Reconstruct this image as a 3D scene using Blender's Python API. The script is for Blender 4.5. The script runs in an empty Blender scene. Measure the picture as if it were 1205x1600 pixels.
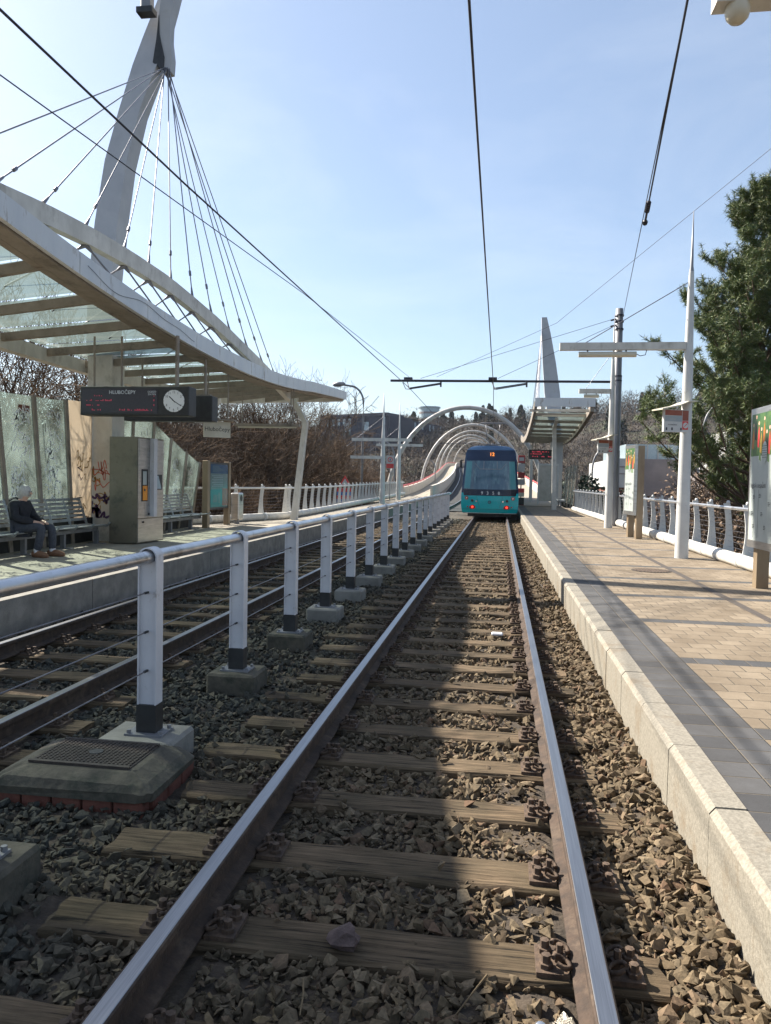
import bpy, bmesh, math, random
import numpy as np
from mathutils import Vector, Matrix
random.seed(7); RNG = np.random.default_rng(7)
SC = bpy.context.scene; COL = SC.collection
# ------------------------------------------------------------------ camera
YAW, PITCH, ROLL, EYE = math.radians(8.388), math.radians(2.359), 0.02, 1.57
Fw = Vector((-math.sin(YAW)*math.cos(PITCH), math.cos(YAW)*math.cos(PITCH), -math.sin(PITCH)))
Rt = Vector((math.cos(YAW), math.sin(YAW), 0)); Up = Rt.cross(Fw)
R2 = Rt*math.cos(ROLL)+Up*math.sin(ROLL); U2 = -Rt*math.sin(ROLL)+Up*math.cos(ROLL)
cam = bpy.data.cameras.new('camera'); camo = bpy.data.objects.new('camera', cam); COL.objects.link(camo)
camo.matrix_world = Matrix(((R2.x, U2.x, -Fw.x, 0), (R2.y, U2.y, -Fw.y, 0), (R2.z, U2.z, -Fw.z, EYE), (0, 0, 0, 1)))
cam.sensor_fit = 'VERTICAL'; cam.sensor_height = 36; cam.lens = 1203/1600*36; cam.clip_start = .05; cam.clip_end = 6000
SC.camera = camo
# ------------------------------------------------------------------ light
SX, SY = 1.06, -0.55                       # shadow offset per metre of height
SUN = Vector((-SX, -SY, 1)).normalized()
EL = math.asin(SUN.z); AZ = math.atan2(SUN.x, SUN.y)
w = bpy.data.worlds.new('World'); SC.world = w; w.use_nodes = True
nt = w.node_tree; N = nt.nodes; L = nt.links
bg = N['Background']; bg.inputs[1].default_value = 0.066
sky = N.new('ShaderNodeTexSky'); sky.sky_type = 'NISHITA'; sky.sun_disc = False
sky.sun_elevation = EL; sky.sun_rotation = AZ % (2*math.pi); sky.air_density = 1.0; sky.dust_density = 1.2; sky.ozone_density = 2.6
tc = N.new('ShaderNodeTexCoord'); mp = N.new('ShaderNodeMapping'); mp.inputs['Scale'].default_value = (1.2, 1.2, 3.2)
no = N.new('ShaderNodeTexNoise'); no.inputs['Scale'].default_value = 2.1; no.inputs['Detail'].default_value = 9; no.inputs['Roughness'].default_value = .6
no.inputs['Distortion'].default_value = .5
rp = N.new('ShaderNodeValToRGB'); rp.color_ramp.elements[0].position = .47; rp.color_ramp.elements[1].position = .78
ml = N.new('ShaderNodeMath'); ml.operation = 'MULTIPLY'; ml.inputs[1].default_value = .2
mx = N.new('ShaderNodeMixRGB'); mx.inputs[2].default_value = (6.6, 6.9, 7.2, 1); pale = N.new('ShaderNodeMixRGB'); pale.inputs[0].default_value = .2; pale.inputs[2].default_value = (4.6, 5.3, 6.0, 1)
L.new(tc.outputs['Generated'], mp.inputs[0]); L.new(mp.outputs[0], no.inputs[0]); L.new(no.outputs[0], rp.inputs[0])
L.new(rp.outputs[0], ml.inputs[0]); L.new(ml.outputs[0], mx.inputs[0]); L.new(sky.outputs[0], pale.inputs[1]); L.new(pale.outputs[0], mx.inputs[1]); L.new(mx.outputs[0], bg.inputs[0])
sl = bpy.data.lights.new('sun', 'SUN'); sl.energy = 5.0; sl.angle = math.radians(.53); sl.color = (1, .93, .82)
so = bpy.data.objects.new('sun', sl); COL.objects.link(so); so.location = (-30, 20, 60)
so.rotation_euler = (-SUN).to_track_quat('-Z', 'Y').to_euler()
SC.view_settings.view_transform = 'Standard'; SC.view_settings.look = 'None'; SC.view_settings.exposure = 1.5; SC.view_settings.gamma = 1
# ------------------------------------------------------------------ helpers
ORG = {}
class MB:
    def __init__(s): s.v = []; s.f = []; s.m = []; s.sm = []
    def add(s, vs, fs, m=0, smooth=False):
        b = len(s.v); s.v += [tuple(p) for p in vs]
        for f in fs: s.f.append([b+i for i in f]); s.m.append(m); s.sm.append(smooth)
        return s
    def box(s, x0, x1, y0, y1, z0, z1, m=0):
        return s.add([(x0,y0,z0),(x1,y0,z0),(x1,y1,z0),(x0,y1,z0),(x0,y0,z1),(x1,y0,z1),(x1,y1,z1),(x0,y1,z1)],
                     [(0,3,2,1),(4,5,6,7),(0,1,5,4),(1,2,6,5),(2,3,7,6),(3,0,4,7)], m)
    def cbox(s, x0, x1, y0, y1, z0, z1, c=.01, m=0):     # box with chamfered edges
        X = [x0, x0+c, x1-c, x1]; Y = [y0, y0+c, y1-c, y1]; Z = [z0, z0+c, z1-c, z1]
        bm = bmesh.new(); vs = []
        for a in (0, 1):
            for b in (0, 1):
                for d in (0, 1):
                    ex, ey, ez = (x0, x1)[a], (y0, y1)[b], (z0, z1)[d]
                    ix, iy, iz = (x0+c, x1-c)[a], (y0+c, y1-c)[b], (z0+c, z1-c)[d]
                    for p in ((ex, iy, iz), (ix, ey, iz), (ix, iy, ez)): bm.verts.new(p)
        bmesh.ops.convex_hull(bm, input=bm.verts[:]); bmesh.ops.dissolve_limit(bm, angle_limit=.02, verts=bm.verts[:], edges=bm.edges[:])
        return s.bm(bm, m)
    def bm(s, bm, m=0, smooth=False):
        bm.verts.index_update()
        s.add([v.co[:] for v in bm.verts], [[v.index for v in f.verts] for f in bm.faces], m, smooth); bm.free(); return s
    def bar(s, p, q, w, h, m=0, up=(0, 0, 1), w2=None, h2=None):   # rectangular bar p->q
        p, q = Vector(p), Vector(q); d = (q-p).normalized(); r = d.cross(Vector(up))
        if r.length < 1e-4: r = d.cross(Vector((0, 1, 0)))
        r.normalize(); u = r.cross(d)
        vs = []
        for c, ww, hh in ((p, w, h), (q, w2 or w, h2 or h)):
            for a, b in ((-1,-1),(1,-1),(1,1),(-1,1)): vs.append(c+r*a*ww/2+u*b*hh/2)
        return s.add(vs, [(3,2,1,0),(4,5,6,7),(0,1,5,4),(1,2,6,5),(2,3,7,6),(3,0,4,7)], m)
    def sweep(s, pts, prof, m=0, smooth=False, up=(0, 0, 1), caps=True, scale=None):   # prof = list of (side, up)
        P = [Vector(p) for p in pts]; n = len(prof); vs = []
        for i, p in enumerate(P):
            d = (P[min(i+1, len(P)-1)]-P[max(i-1, 0)]).normalized(); r = d.cross(Vector(up))
            if r.length < 1e-4: r = d.cross(Vector((0, 1, 0)))
            r.normalize(); u = r.cross(d); k = scale[i] if scale else 1
            vs += [p+r*a*k+u*b*k for a, b in prof]
        fs = [(i*n+j, i*n+(j+1) % n, (i+1)*n+(j+1) % n, (i+1)*n+j) for i in range(len(P)-1) for j in range(n)]
        s.add(vs, fs, m, smooth)
        if caps: s.add(vs[:n], [tuple(range(n))[::-1]], m); s.add(vs[-n:], [tuple(range(n))], m)
        return s
    def tube(s, pts, r, n=8, m=0, smooth=True, caps=True, up=(0, 0, 1)):
        rs = r if isinstance(r, (list, tuple)) else [r]*len(pts); r0 = max(max(rs), 1e-6)
        prof = [(math.cos(2*math.pi*k/n)*r0, math.sin(2*math.pi*k/n)*r0) for k in range(n)]
        return s.sweep(pts, prof, m, smooth, up, caps, [a/r0 for a in rs])
    def prism(s, poly, o, a, b, t, m=0):      # polygon in plane (o, a, b) extruded by vector t
        o, a, b, t = Vector(o), Vector(a), Vector(b), Vector(t); n = len(poly)
        lo = [o+a*x+b*y for x, y in poly]; hi = [p+t for p in lo]
        return s.add(lo+hi, [tuple(range(n))[::-1], tuple(range(n, 2*n))]+[(i, (i+1) % n, n+(i+1) % n, n+i) for i in range(n)], m)
    def lathe(s, prof, o, n=16, m=0, smooth=True, axis=(0, 0, 1)):   # prof = (radius, height)
        o = Vector(o); ax = Vector(axis).normalized(); a = ax.orthogonal().normalized(); b = ax.cross(a); vs = []
        for r, h in prof:
            vs += [o+ax*h+(a*math.cos(2*math.pi*k/n)+b*math.sin(2*math.pi*k/n))*r for k in range(n)]
        fs = [(i*n+j, i*n+(j+1) % n, (i+1)*n+(j+1) % n, (i+1)*n+j) for i in range(len(prof)-1) for j in range(n)]
        return s.add(vs, fs, m, smooth)
    def disc(s, o, nrm, r, t, n=24, m=0):
        return s.lathe([(0, 0), (r, 0), (r, t), (0, t)], o, n, m, False, nrm)
    def quad(s, a, b, c, d, m=0): return s.add([a, b, c, d], [(0, 1, 2, 3)], m)
    def slab(s, poly, z0, z1, m=0): return s.prism(poly, (0, 0, z0), (1, 0, 0), (0, 1, 0), (0, 0, z1-z0), m)
    def text(s, body, o, a, b, size, m=0, align='CENTER', off=.003, sx=1.0):  # flat lettering on plane at o, right a, up b
        cu = bpy.data.curves.new('t', 'FONT'); cu.body = body; cu.size = size; cu.align_x = align; cu.align_y = 'CENTER'; cu.resolution_u = 3
        ob = bpy.data.objects.new('t', cu); COL.objects.link(ob)
        dg = bpy.context.evaluated_depsgraph_get(); me = bpy.data.meshes.new_from_object(ob.evaluated_get(dg))
        o, a, b = Vector(o), Vector(a).normalized(), Vector(b).normalized(); nn = a.cross(b)
        s.add([o+a*v.co.x*sx+b*v.co.y+nn*off for v in me.vertices], [list(p.vertices) for p in me.polygons], m)
        bpy.data.objects.remove(ob); bpy.data.curves.remove(cu); bpy.data.meshes.remove(me); return s
    def build(s, name, mats, parent=None, org=None):
        mats = mats if isinstance(mats, (list, tuple)) else [mats]
        if parent is not None: o = Vector(ORG[parent.name])
        else: o = Vector(org) if org else Vector((0, 0, 0))
        me = bpy.data.meshes.new(name); me.from_pydata([tuple(Vector(p)-o) for p in s.v], [], s.f)
        for mm in mats: me.materials.append(mm)
        me.polygons.foreach_set('material_index', s.m); me.polygons.foreach_set('use_smooth', s.sm); me.update()
        ob = bpy.data.objects.new(name, me); COL.objects.link(ob)
        if parent is not None: ob.parent = parent
        else: ob.location = o
        ORG[ob.name] = tuple(o); return ob
def base_of(mb):
    a = np.array(mb.v); return (float((a[:,0].min()+a[:,0].max())/2), float((a[:,1].min()+a[:,1].max())/2), float(a[:,2].min()))
def tag(o, label, cat, group=None, kind=None):
    if label: o['label'] = label
    if cat: o['category'] = cat
    if group: o['group'] = group
    if kind: o['kind'] = kind
    return o
def thing(name, loc, label, cat, group=None):
    o = bpy.data.objects.new(name, None); COL.objects.link(o); o.location = loc; o.empty_display_size = .2
    ORG[o.name] = tuple(loc); return tag(o, label, cat, group)
def single(mb, name, mats, label, cat, group=None, kind=None):
    return tag(mb.build(name, mats, None, base_of(mb)), label, cat, group, kind)
def struct(mb, name, mats, label, kind='structure'):
    o = mb.build(name, mats); o['kind'] = kind; o['label'] = label; o['category'] = name.replace('_', ' '); return o
def kids(o): return [c for c in bpy.data.objects if c.parent == o]
def copy_tree(o, loc=None, label=None, parent=None, rotz=None, scale=None):
    c = o.copy(); COL.objects.link(c)
    if parent is not None: c.parent = parent
    if loc is not None: c.location = loc
    if rotz is not None: c.rotation_euler[2] = rotz
    if scale is not None: c.scale = scale
    if label: c['label'] = label
    for k in kids(o): copy_tree(k, parent=c)
    return c
def npmesh(name, V, F, mats, k=None, mi=None):       # V (n,3), F (m,k) arrays
    me = bpy.data.meshes.new(name); V = np.asarray(V, np.float32); F = np.asarray(F, np.int32); m, k = F.shape
    me.vertices.add(len(V)); me.vertices.foreach_set('co', V.ravel()); me.loops.add(m*k); me.loops.foreach_set('vertex_index', F.ravel())
    me.polygons.add(m); me.polygons.foreach_set('loop_start', np.arange(0, m*k, k, dtype=np.int32))
    for mm in (mats if isinstance(mats, (list, tuple)) else [mats]): me.materials.append(mm)
    if mi is not None: me.polygons.foreach_set('material_index', np.asarray(mi, np.int32))
    me.polygons.foreach_set('use_smooth', np.zeros(m, bool)); me.update(calc_edges=True); return me
# ------------------------------------------------------------------ materials
def nodes(name):
    m = bpy.data.materials.new(name); m.use_nodes = True; t = m.node_tree
    return m, t, t.nodes, t.links, t.nodes['Principled BSDF']
def ramp(n, a, ca, b, cb):
    r = n.new('ShaderNodeValToRGB'); e = r.color_ramp.elements; e[0].position = a; e[1].position = b
    e[0].color = (*ca, 1); e[1].color = (*cb, 1); return r
def mat(name, c1, c2=None, rough=.6, metal=0, scale=6, detail=6, bump=0, bscale=None, stretch=(1, 1, 1), c3=None, s3=1.2, spec=.5, coord='Object', t3=(.52, .68)):
    m, t, n, l, p = nodes(name); p.inputs['Roughness'].default_value = rough; p.inputs['Metallic'].default_value = metal
    p.inputs['Specular IOR Level'].default_value = spec
    tc = n.new('ShaderNodeTexCoord'); mp = n.new('ShaderNodeMapping'); mp.inputs['Scale'].default_value = stretch; l.new(tc.outputs[coord], mp.inputs[0])
    no = n.new('ShaderNodeTexNoise'); no.inputs['Scale'].default_value = scale; no.inputs['Detail'].default_value = detail; no.inputs['Roughness'].default_value = .6; l.new(mp.outputs[0], no.inputs[0])
    r = ramp(n, .35, c1, .68, c2 or c1); l.new(no.outputs[0], r.inputs[0]); out = r.outputs[0]
    if c3:
        n3 = n.new('ShaderNodeTexNoise'); n3.inputs['Scale'].default_value = s3; n3.inputs['Detail'].default_value = 8; n3.inputs['Roughness'].default_value = .7; l.new(mp.outputs[0], n3.inputs[0])
        r3 = ramp(n, t3[0], (0,0,0), t3[1], (1,1,1)); l.new(n3.outputs[0], r3.inputs[0]); mxn = n.new('ShaderNodeMixRGB'); mxn.inputs[2].default_value = (*c3, 1)
        l.new(r3.outputs[0], mxn.inputs[0]); l.new(out, mxn.inputs[1]); out = mxn.outputs[0]
    l.new(out, p.inputs['Base Color'])
    if bump:
        nb = n.new('ShaderNodeTexNoise'); nb.inputs['Scale'].default_value = bscale or scale*6; nb.inputs['Detail'].default_value = 5; l.new(mp.outputs[0], nb.inputs[0])
        b = n.new('ShaderNodeBump'); b.inputs['Strength'].default_value = bump; b.inputs['Distance'].default_value = .01; l.new(nb.outputs[0], b.inputs['Height']); l.new(b.outputs[0], p.inputs['Normal'])
    return m
def glow(name, c, s):
    m, t, n, l, p = nodes(name); p.inputs['Base Color'].default_value = (*c, 1); p.inputs['Emission Color'].default_value = (*c, 1); p.inputs['Emission Strength'].default_value = s; return m
M = {}
M['white'] = mat('white_paint', (.46,.46,.45), (.55,.55,.53), .45, 0, 3, c3=(.34,.31,.26), s3=5, t3=(.6,.8), bump=.08)
M['dirtywhite'] = mat('dirty_white_paint', (.46,.44,.40), (.6,.58,.53), .55, 0, 4, c3=(.22,.19,.15), s3=3, stretch=(1,1,.6), t3=(.55,.78), bump=.1)
M['fascia'] = mat('fascia_paint', (.55,.57,.59), (.64,.65,.65), .35, 0, 2, c3=(.26,.22,.18), s3=4, stretch=(1,1.6,.35), t3=(.58,.68), bump=.05)
M['beam'] = mat('beam_paint', (.2,.165,.13), (.28,.24,.195), .6, 0, 5, c3=(.1,.08,.06), s3=2.5, bump=.1)
M['mast'] = mat('mast_paint', (.36,.36,.37), (.43,.43,.43), .5, 0, 2, c3=(.32,.3,.28), s3=2, t3=(.58,.8), bump=.06)
M['fence'] = mat('fence_white', (.5,.5,.53), (.58,.58,.6), .4, 0, 4, c3=(.27,.24,.22), s3=9, t3=(.6,.74), bump=.04)
M['black'] = mat('black_paint', (.012,.012,.013), (.03,.03,.03), .5, 0, 8)
M['steel'] = mat('brushed_steel', (.42,.41,.4), (.56,.54,.52), .32, .9, 3, stretch=(1,1,8), c3=(.25,.23,.2), s3=2, t3=(.55,.75))
M['tubesteel'] = mat('handrail_steel', (.5,.5,.52), (.62,.62,.63), .3, .85, 5, c3=(.3,.28,.27), s3=4)
M['railtop'] = mat('polished_rail', (.25,.255,.27), (.34,.345,.36), .36, .95, 10, stretch=(20,.3,1), c3=(.38,.38,.4), s3=3, t3=(.55,.75))
M['rust'] = mat('rusty_rail', (.03,.019,.013), (.066,.04,.025), .85, 0, 14, c3=(.10,.068,.045), s3=6, bump=.3)
M['clip'] = mat('rusty_clip', (.05,.032,.022), (.12,.078,.05), .85, 0, 30, bump=.3)
M['wire'] = mat('dark_wire', (.02,.02,.03), (.035,.035,.05), .5, .3)
M['cable'] = mat('stay_cable', (.12,.12,.14), (.2,.2,.22), .4, .6)
M['conc'] = mat('concrete', (.16,.15,.13), (.25,.235,.205), .9, 0, 5, c3=(.14,.13,.11), s3=3, bump=.3, bscale=60)
M['paleconc'] = mat('pale_concrete', (.42,.39,.34), (.54,.51,.45), .85, 0, 4, c3=(.3,.27,.22), s3=2, bump=.2, bscale=50)
M['kerb'] = mat('granite_kerb', (.165,.147,.115), (.27,.243,.195), .8, 0, 60, c3=(.16,.118,.072), s3=2.2, bump=.25, bscale=160)
M['mossconc'] = mat('mossy_concrete', (.055,.048,.035), (.115,.098,.07), .95, 0, 7, c3=(.03,.034,.022), s3=4, bump=.8, bscale=30)
M['brick'] = mat('red_brick', (.13,.045,.03), (.2,.075,.048), .9, 0, 12, bump=.4)
M['iron'] = mat('cast_iron', (.04,.032,.026), (.075,.058,.045), .8, .2, 30, bump=.3)
M['red'] = mat('red_paint', (.5,.03,.03), (.6,.06,.05), .45)
M['dred'] = mat('dark_red_paint', (.25,.02,.02), (.32,.03,.03), .5)
M['redlamp'] = glow('tail_lamp', (1, .04, .02), 1.2)
M['redlens'] = mat('red_lens', (.35,.015,.015), None, .15)
M['amberled'] = glow('amber_led', (1, .30, .04), .8)
M['redled'] = glow('red_led', (.9, .08, .12), .2)
M['dimled'] = glow('dim_led', (.5, .05, .09), .07)
M['orange'] = mat('orange_panel', (.75,.25,.02), (.8,.3,.03), .4)
M['teal'] = mat('teal_paint', (.005,.37,.41), (.005,.42,.46), .22, 0, 2, c3=(.02,.3,.32), s3=3, t3=(.6,.9))
M['darkblue'] = mat('dark_blue_gloss', (.008,.028,.07), (.01,.035,.085), .12, 0, 2)
M['chrome'] = mat('lamp_chrome', (.6,.6,.6), None, .15, .9)
M['rubber'] = mat('dark_rubber', (.012,.012,.012), (.03,.028,.026), .8)
M['screen'] = mat('display_face', (.02,.016,.022), (.03,.022,.03), .25, 0, 40)
M['clockface'] = mat('clock_white', (.72,.72,.7), None, .4)
M['ink'] = mat('dark_ink', (.02,.02,.025), None, .6)
M['paper'] = mat('poster_paper', (.33,.365,.35), (.38,.41,.395), .35)
M['skin'] = mat('skin', (.5,.3,.22), (.56,.35,.26), .55)
M['hair'] = mat('grey_hair', (.36,.35,.33), (.52,.5,.47), .7, 0, 60, stretch=(1,1,.2), bump=.4)
M['jacket'] = mat('dark_jacket', (.008,.009,.014), (.02,.021,.028), .85, 0, 20, bump=.4)
M['jeans'] = mat('grey_jeans', (.035,.04,.055), (.06,.065,.08), .9, 0, 30, bump=.2)
M['shoe'] = mat('brown_shoe', (.16,.075,.04), (.22,.11,.06), .6)
M['sock'] = mat('pale_sock', (.6,.6,.62), None, .9)
M['benchmetal'] = mat('bench_metal', (.34,.36,.36), (.46,.48,.48), .4, .5, 6, c3=(.2,.2,.2), s3=4)
M['brownpost'] = mat('bronze_post', (.21,.15,.095), (.3,.23,.15), .45, .4, 4, stretch=(1,1,.3), bump=.05)
M['creamlamp'] = mat('lamp_tube', (.5,.45,.34), (.58,.53,.42), .4)
M['bark'] = mat('bare_bark', (.06,.04,.027), (.135,.092,.062), .95, 0, 6, bump=.4)
def twigmat(name, cs):
    m, t, n, l, p = nodes(name); p.inputs['Roughness'].default_value = .95; p.inputs['Specular IOR Level'].default_value = .2; g = n.new('ShaderNodeNewGeometry'); r = n.new('ShaderNodeValToRGB'); e = r.color_ramp.elements
    e[0].color = (*cs[0], 1); e[1].color = (*cs[-1], 1)
    for i, c in enumerate(cs[1:-1]): q = e.new((i+1)/(len(cs)-1)); q.color = (*c, 1)
    l.new(g.outputs['Random Per Island'], r.inputs[0]); l.new(r.outputs[0], p.inputs['Base Color']); return m
M['twig'] = twigmat('brown_twig', [(.025,.017,.011), (.06,.038,.024), (.11,.07,.043), (.08,.05,.031), (.2,.135,.088)])
M['twig2'] = twigmat('grey_twig', [(.03,.023,.018), (.06,.045,.034), (.10,.078,.06), (.075,.058,.045), (.14,.11,.085)])
M['pinebark'] = mat('pine_bark', (.07,.045,.03), (.14,.095,.065), .95, 0, 8, bump=.6)
M['hill'] = mat('hillside_soil', (.03,.022,.014), (.055,.04,.026), .95, 0, .15, c3=(.05,.065,.03), s3=.06)
M['roadgrey'] = mat('walkway_concrete', (.24,.21,.165), (.31,.275,.22), .9, 0, 3, c3=(.25,.22,.17), s3=1.2, bump=.15)
M['bldark'] = mat('dark_cladding', (.012,.015,.03), (.02,.024,.045), .5)
M['blgrey'] = mat('grey_render', (.2,.175,.175), (.25,.22,.215), .9, 0, 1)
M['blwhite'] = mat('white_render', (.40,.40,.39), (.48,.47,.45), .85, 0, 1)
M['window'] = mat('window_glass', (.03,.05,.06), (.06,.09,.1), .08)
M['windowpale'] = mat('pale_window', (.3,.38,.42), (.38,.46,.5), .1)
M['slate'] = mat('dark_slate', (.05,.04,.034), (.075,.06,.05), .85, 0, 20)
M['foil'] = mat('crumpled_foil', (.22,.2,.16), (.4,.37,.32), .35, .8, 30, bump=.8)
M['deadleaf'] = mat('dead_leaf', (.10,.068,.032), (.17,.12,.06), .8, 0, 30)
M['galv'] = mat('galvanised_pole', (.17,.17,.18), (.25,.25,.26), .5, .4, 5, stretch=(1,1,.3))
M['hoop'] = mat('hoop_paint', (.36,.35,.33), (.46,.44,.41), .5, 0, 2, c3=(.24,.2,.16), s3=1.2)
M['tag1'] = mat('white_marker', (.8,.82,.8), None, .6); M['tag2'] = mat('purple_marker', (.06,.025,.09), None, .6)
M['tag3'] = mat('ochre_marker', (.3,.17,.03), None, .6); M['tag4'] = mat('red_marker', (.5,.09,.05), None, .6)
def glassmat(name, tint, transp, rough=.1, fros=(.3,.36,.33)):
    m, t, n, l, p = nodes(name); out = n['Material Output']
    tr = n.new('ShaderNodeBsdfTransparent'); tr.inputs[0].default_value = (*tint, 1)
    p.inputs['Base Color'].default_value = (*fros, 1); p.inputs['Roughness'].default_value = rough
    tl = n.new('ShaderNodeBsdfTranslucent'); tl.inputs[0].default_value = (*fros, 1)
    tcn = n.new('ShaderNodeTexCoord'); no = n.new('ShaderNodeTexNoise'); no.inputs['Scale'].default_value = 1.7; no.inputs['Detail'].default_value = 8; l.new(tcn.outputs['Object'], no.inputs[0])
    r = ramp(n, .3, (max(transp-.14, 0),)*3, .7, (min(transp+.14, 1),)*3); l.new(no.outputs[0], r.inputs[0])
    a = n.new('ShaderNodeMixShader'); a.inputs[0].default_value = .55; l.new(p.outputs[0], a.inputs[1]); l.new(tl.outputs[0], a.inputs[2])
    b = n.new('ShaderNodeMixShader'); l.new(r.outputs[0], b.inputs[0]); l.new(a.outputs[0], b.inputs[1]); l.new(tr.outputs[0], b.inputs[2]); l.new(b.outputs[0], out.inputs[0]); return m
M['roofglass'] = glassmat('roof_glass', (.5,.6,.57), .25, .12, (.15,.185,.17))
M['wallglass'] = glassmat('wall_glass', (.84,.92,.89), .84, .08, (.46,.53,.50))
M['creampanel'] = glassmat('cream_panel', (1,1,1), .0, .5, (.62,.55,.45))
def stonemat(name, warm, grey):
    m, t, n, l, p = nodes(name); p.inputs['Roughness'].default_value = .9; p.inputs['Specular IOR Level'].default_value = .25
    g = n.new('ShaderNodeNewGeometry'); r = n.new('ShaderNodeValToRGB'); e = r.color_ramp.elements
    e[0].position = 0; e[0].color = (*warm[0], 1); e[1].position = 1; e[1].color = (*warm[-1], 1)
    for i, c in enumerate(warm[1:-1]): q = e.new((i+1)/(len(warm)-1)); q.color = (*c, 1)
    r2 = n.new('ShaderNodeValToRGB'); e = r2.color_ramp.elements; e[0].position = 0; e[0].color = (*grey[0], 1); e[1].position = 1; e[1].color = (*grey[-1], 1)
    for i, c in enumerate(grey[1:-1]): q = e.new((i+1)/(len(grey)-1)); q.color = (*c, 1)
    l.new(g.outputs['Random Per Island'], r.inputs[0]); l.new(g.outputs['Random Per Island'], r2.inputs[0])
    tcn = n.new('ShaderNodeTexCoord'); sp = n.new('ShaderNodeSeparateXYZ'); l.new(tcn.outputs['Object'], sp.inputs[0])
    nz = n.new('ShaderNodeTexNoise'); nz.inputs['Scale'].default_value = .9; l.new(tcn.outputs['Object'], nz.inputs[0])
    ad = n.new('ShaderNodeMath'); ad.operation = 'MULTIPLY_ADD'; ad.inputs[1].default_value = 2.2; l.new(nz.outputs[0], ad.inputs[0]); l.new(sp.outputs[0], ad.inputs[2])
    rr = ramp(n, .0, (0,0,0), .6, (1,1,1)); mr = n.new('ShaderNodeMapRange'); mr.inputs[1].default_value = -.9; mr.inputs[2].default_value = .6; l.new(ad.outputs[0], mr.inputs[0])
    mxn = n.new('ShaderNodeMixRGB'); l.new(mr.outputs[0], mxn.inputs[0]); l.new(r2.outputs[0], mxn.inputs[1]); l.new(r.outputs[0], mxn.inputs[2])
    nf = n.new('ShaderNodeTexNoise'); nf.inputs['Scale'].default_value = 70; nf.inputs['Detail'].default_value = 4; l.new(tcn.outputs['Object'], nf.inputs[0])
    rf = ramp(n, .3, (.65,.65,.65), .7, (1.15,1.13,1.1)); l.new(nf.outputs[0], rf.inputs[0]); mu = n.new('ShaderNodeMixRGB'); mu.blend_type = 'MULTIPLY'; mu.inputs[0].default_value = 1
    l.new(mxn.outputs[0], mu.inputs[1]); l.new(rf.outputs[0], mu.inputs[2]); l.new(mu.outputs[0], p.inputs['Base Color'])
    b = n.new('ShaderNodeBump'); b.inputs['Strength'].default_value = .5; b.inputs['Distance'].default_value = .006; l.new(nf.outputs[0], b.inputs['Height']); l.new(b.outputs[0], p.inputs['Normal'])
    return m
M['stone'] = stonemat('ballast_stone', [(.078,.056,.035),(.125,.092,.055),(.16,.12,.074),(.105,.08,.05),(.2,.155,.1),(.13,.08,.05)], [(.034,.037,.033),(.058,.057,.047),(.08,.075,.058),(.047,.049,.043),(.095,.084,.06),(.062,.05,.038)])  # own stone tones, plus shade painted into the grey set, sun into the warm
M['dirt'] = mat('ballast_dirt', (.03,.023,.017), (.075,.055,.037), .95, 0, 9, c3=(.10,.073,.048), s3=2, bump=1.0, bscale=45)
def woodmat():
    m, t, n, l, p = nodes('weathered_sleeper'); p.inputs['Roughness'].default_value = .9; p.inputs['Specular IOR Level'].default_value = .2
    tcn = n.new('ShaderNodeTexCoord'); oi = n.new('ShaderNodeObjectInfo'); va = n.new('ShaderNodeVectorMath'); va.operation = 'ADD'
    cmb = n.new('ShaderNodeCombineXYZ'); mm = n.new('ShaderNodeMath'); mm.operation = 'MULTIPLY'; mm.inputs[1].default_value = 37; l.new(oi.outputs['Random'], mm.inputs[0]); l.new(mm.outputs[0], cmb.inputs[0]); l.new(mm.outputs[0], cmb.inputs[1])
    l.new(tcn.outputs['Object'], va.inputs[0]); l.new(cmb.outputs[0], va.inputs[1])
    mp = n.new('ShaderNodeMapping'); mp.inputs['Scale'].default_value = (1.1, 22, 22); l.new(va.outputs[0], mp.inputs[0])
    no = n.new('ShaderNodeTexNoise'); no.inputs['Scale'].default_value = 2.2; no.inputs['Detail'].default_value = 9; no.inputs['Roughness'].default_value = .68; l.new(mp.outputs[0], no.inputs[0])
    r = n.new('ShaderNodeValToRGB'); e = r.color_ramp.elements; e[0].position = .36; e[0].color = (.014,.011,.008,1); e[1].position = .72; e[1].color = (.2,.145,.093,1)
    q = e.new(.45); q.color = (.095,.069,.044,1); q = e.new(.56); q.color = (.14,.103,.067,1)
    l.new(no.outputs[0], r.inputs[0])
    n2 = n.new('ShaderNodeTexNoise'); n2.inputs['Scale'].default_value = 3; n2.inputs['Detail'].default_value = 6; l.new(va.outputs[0], n2.inputs[0]); r2 = ramp(n, .35, (.6,.62,.58), .7, (1.2,1.15,1.1)); l.new(n2.outputs[0], r2.inputs[0])
    mu = n.new('ShaderNodeMixRGB'); mu.blend_type = 'MULTIPLY'; mu.inputs[0].default_value = 1; l.new(r.outputs[0], mu.inputs[1]); l.new(r2.outputs[0], mu.inputs[2])
    br = n.new('ShaderNodeMapRange'); br.inputs[3].default_value = .7; br.inputs[4].default_value = 1.2; l.new(oi.outputs['Random'], br.inputs[0])
    m3 = n.new('ShaderNodeMixRGB'); m3.blend_type = 'MULTIPLY'; m3.inputs[0].default_value = 1; l.new(mu.outputs[0], m3.inputs[1]); l.new(br.outputs[0], m3.inputs[2]); l.new(m3.outputs[0], p.inputs['Base Color'])
    b = n.new('ShaderNodeBump'); b.inputs['Strength'].default_value = .9; b.inputs['Distance'].default_value = .012; l.new(no.outputs[0], b.inputs['Height']); l.new(b.outputs[0], p.inputs['Normal']); return m
M['wood'] = woodmat()
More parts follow.
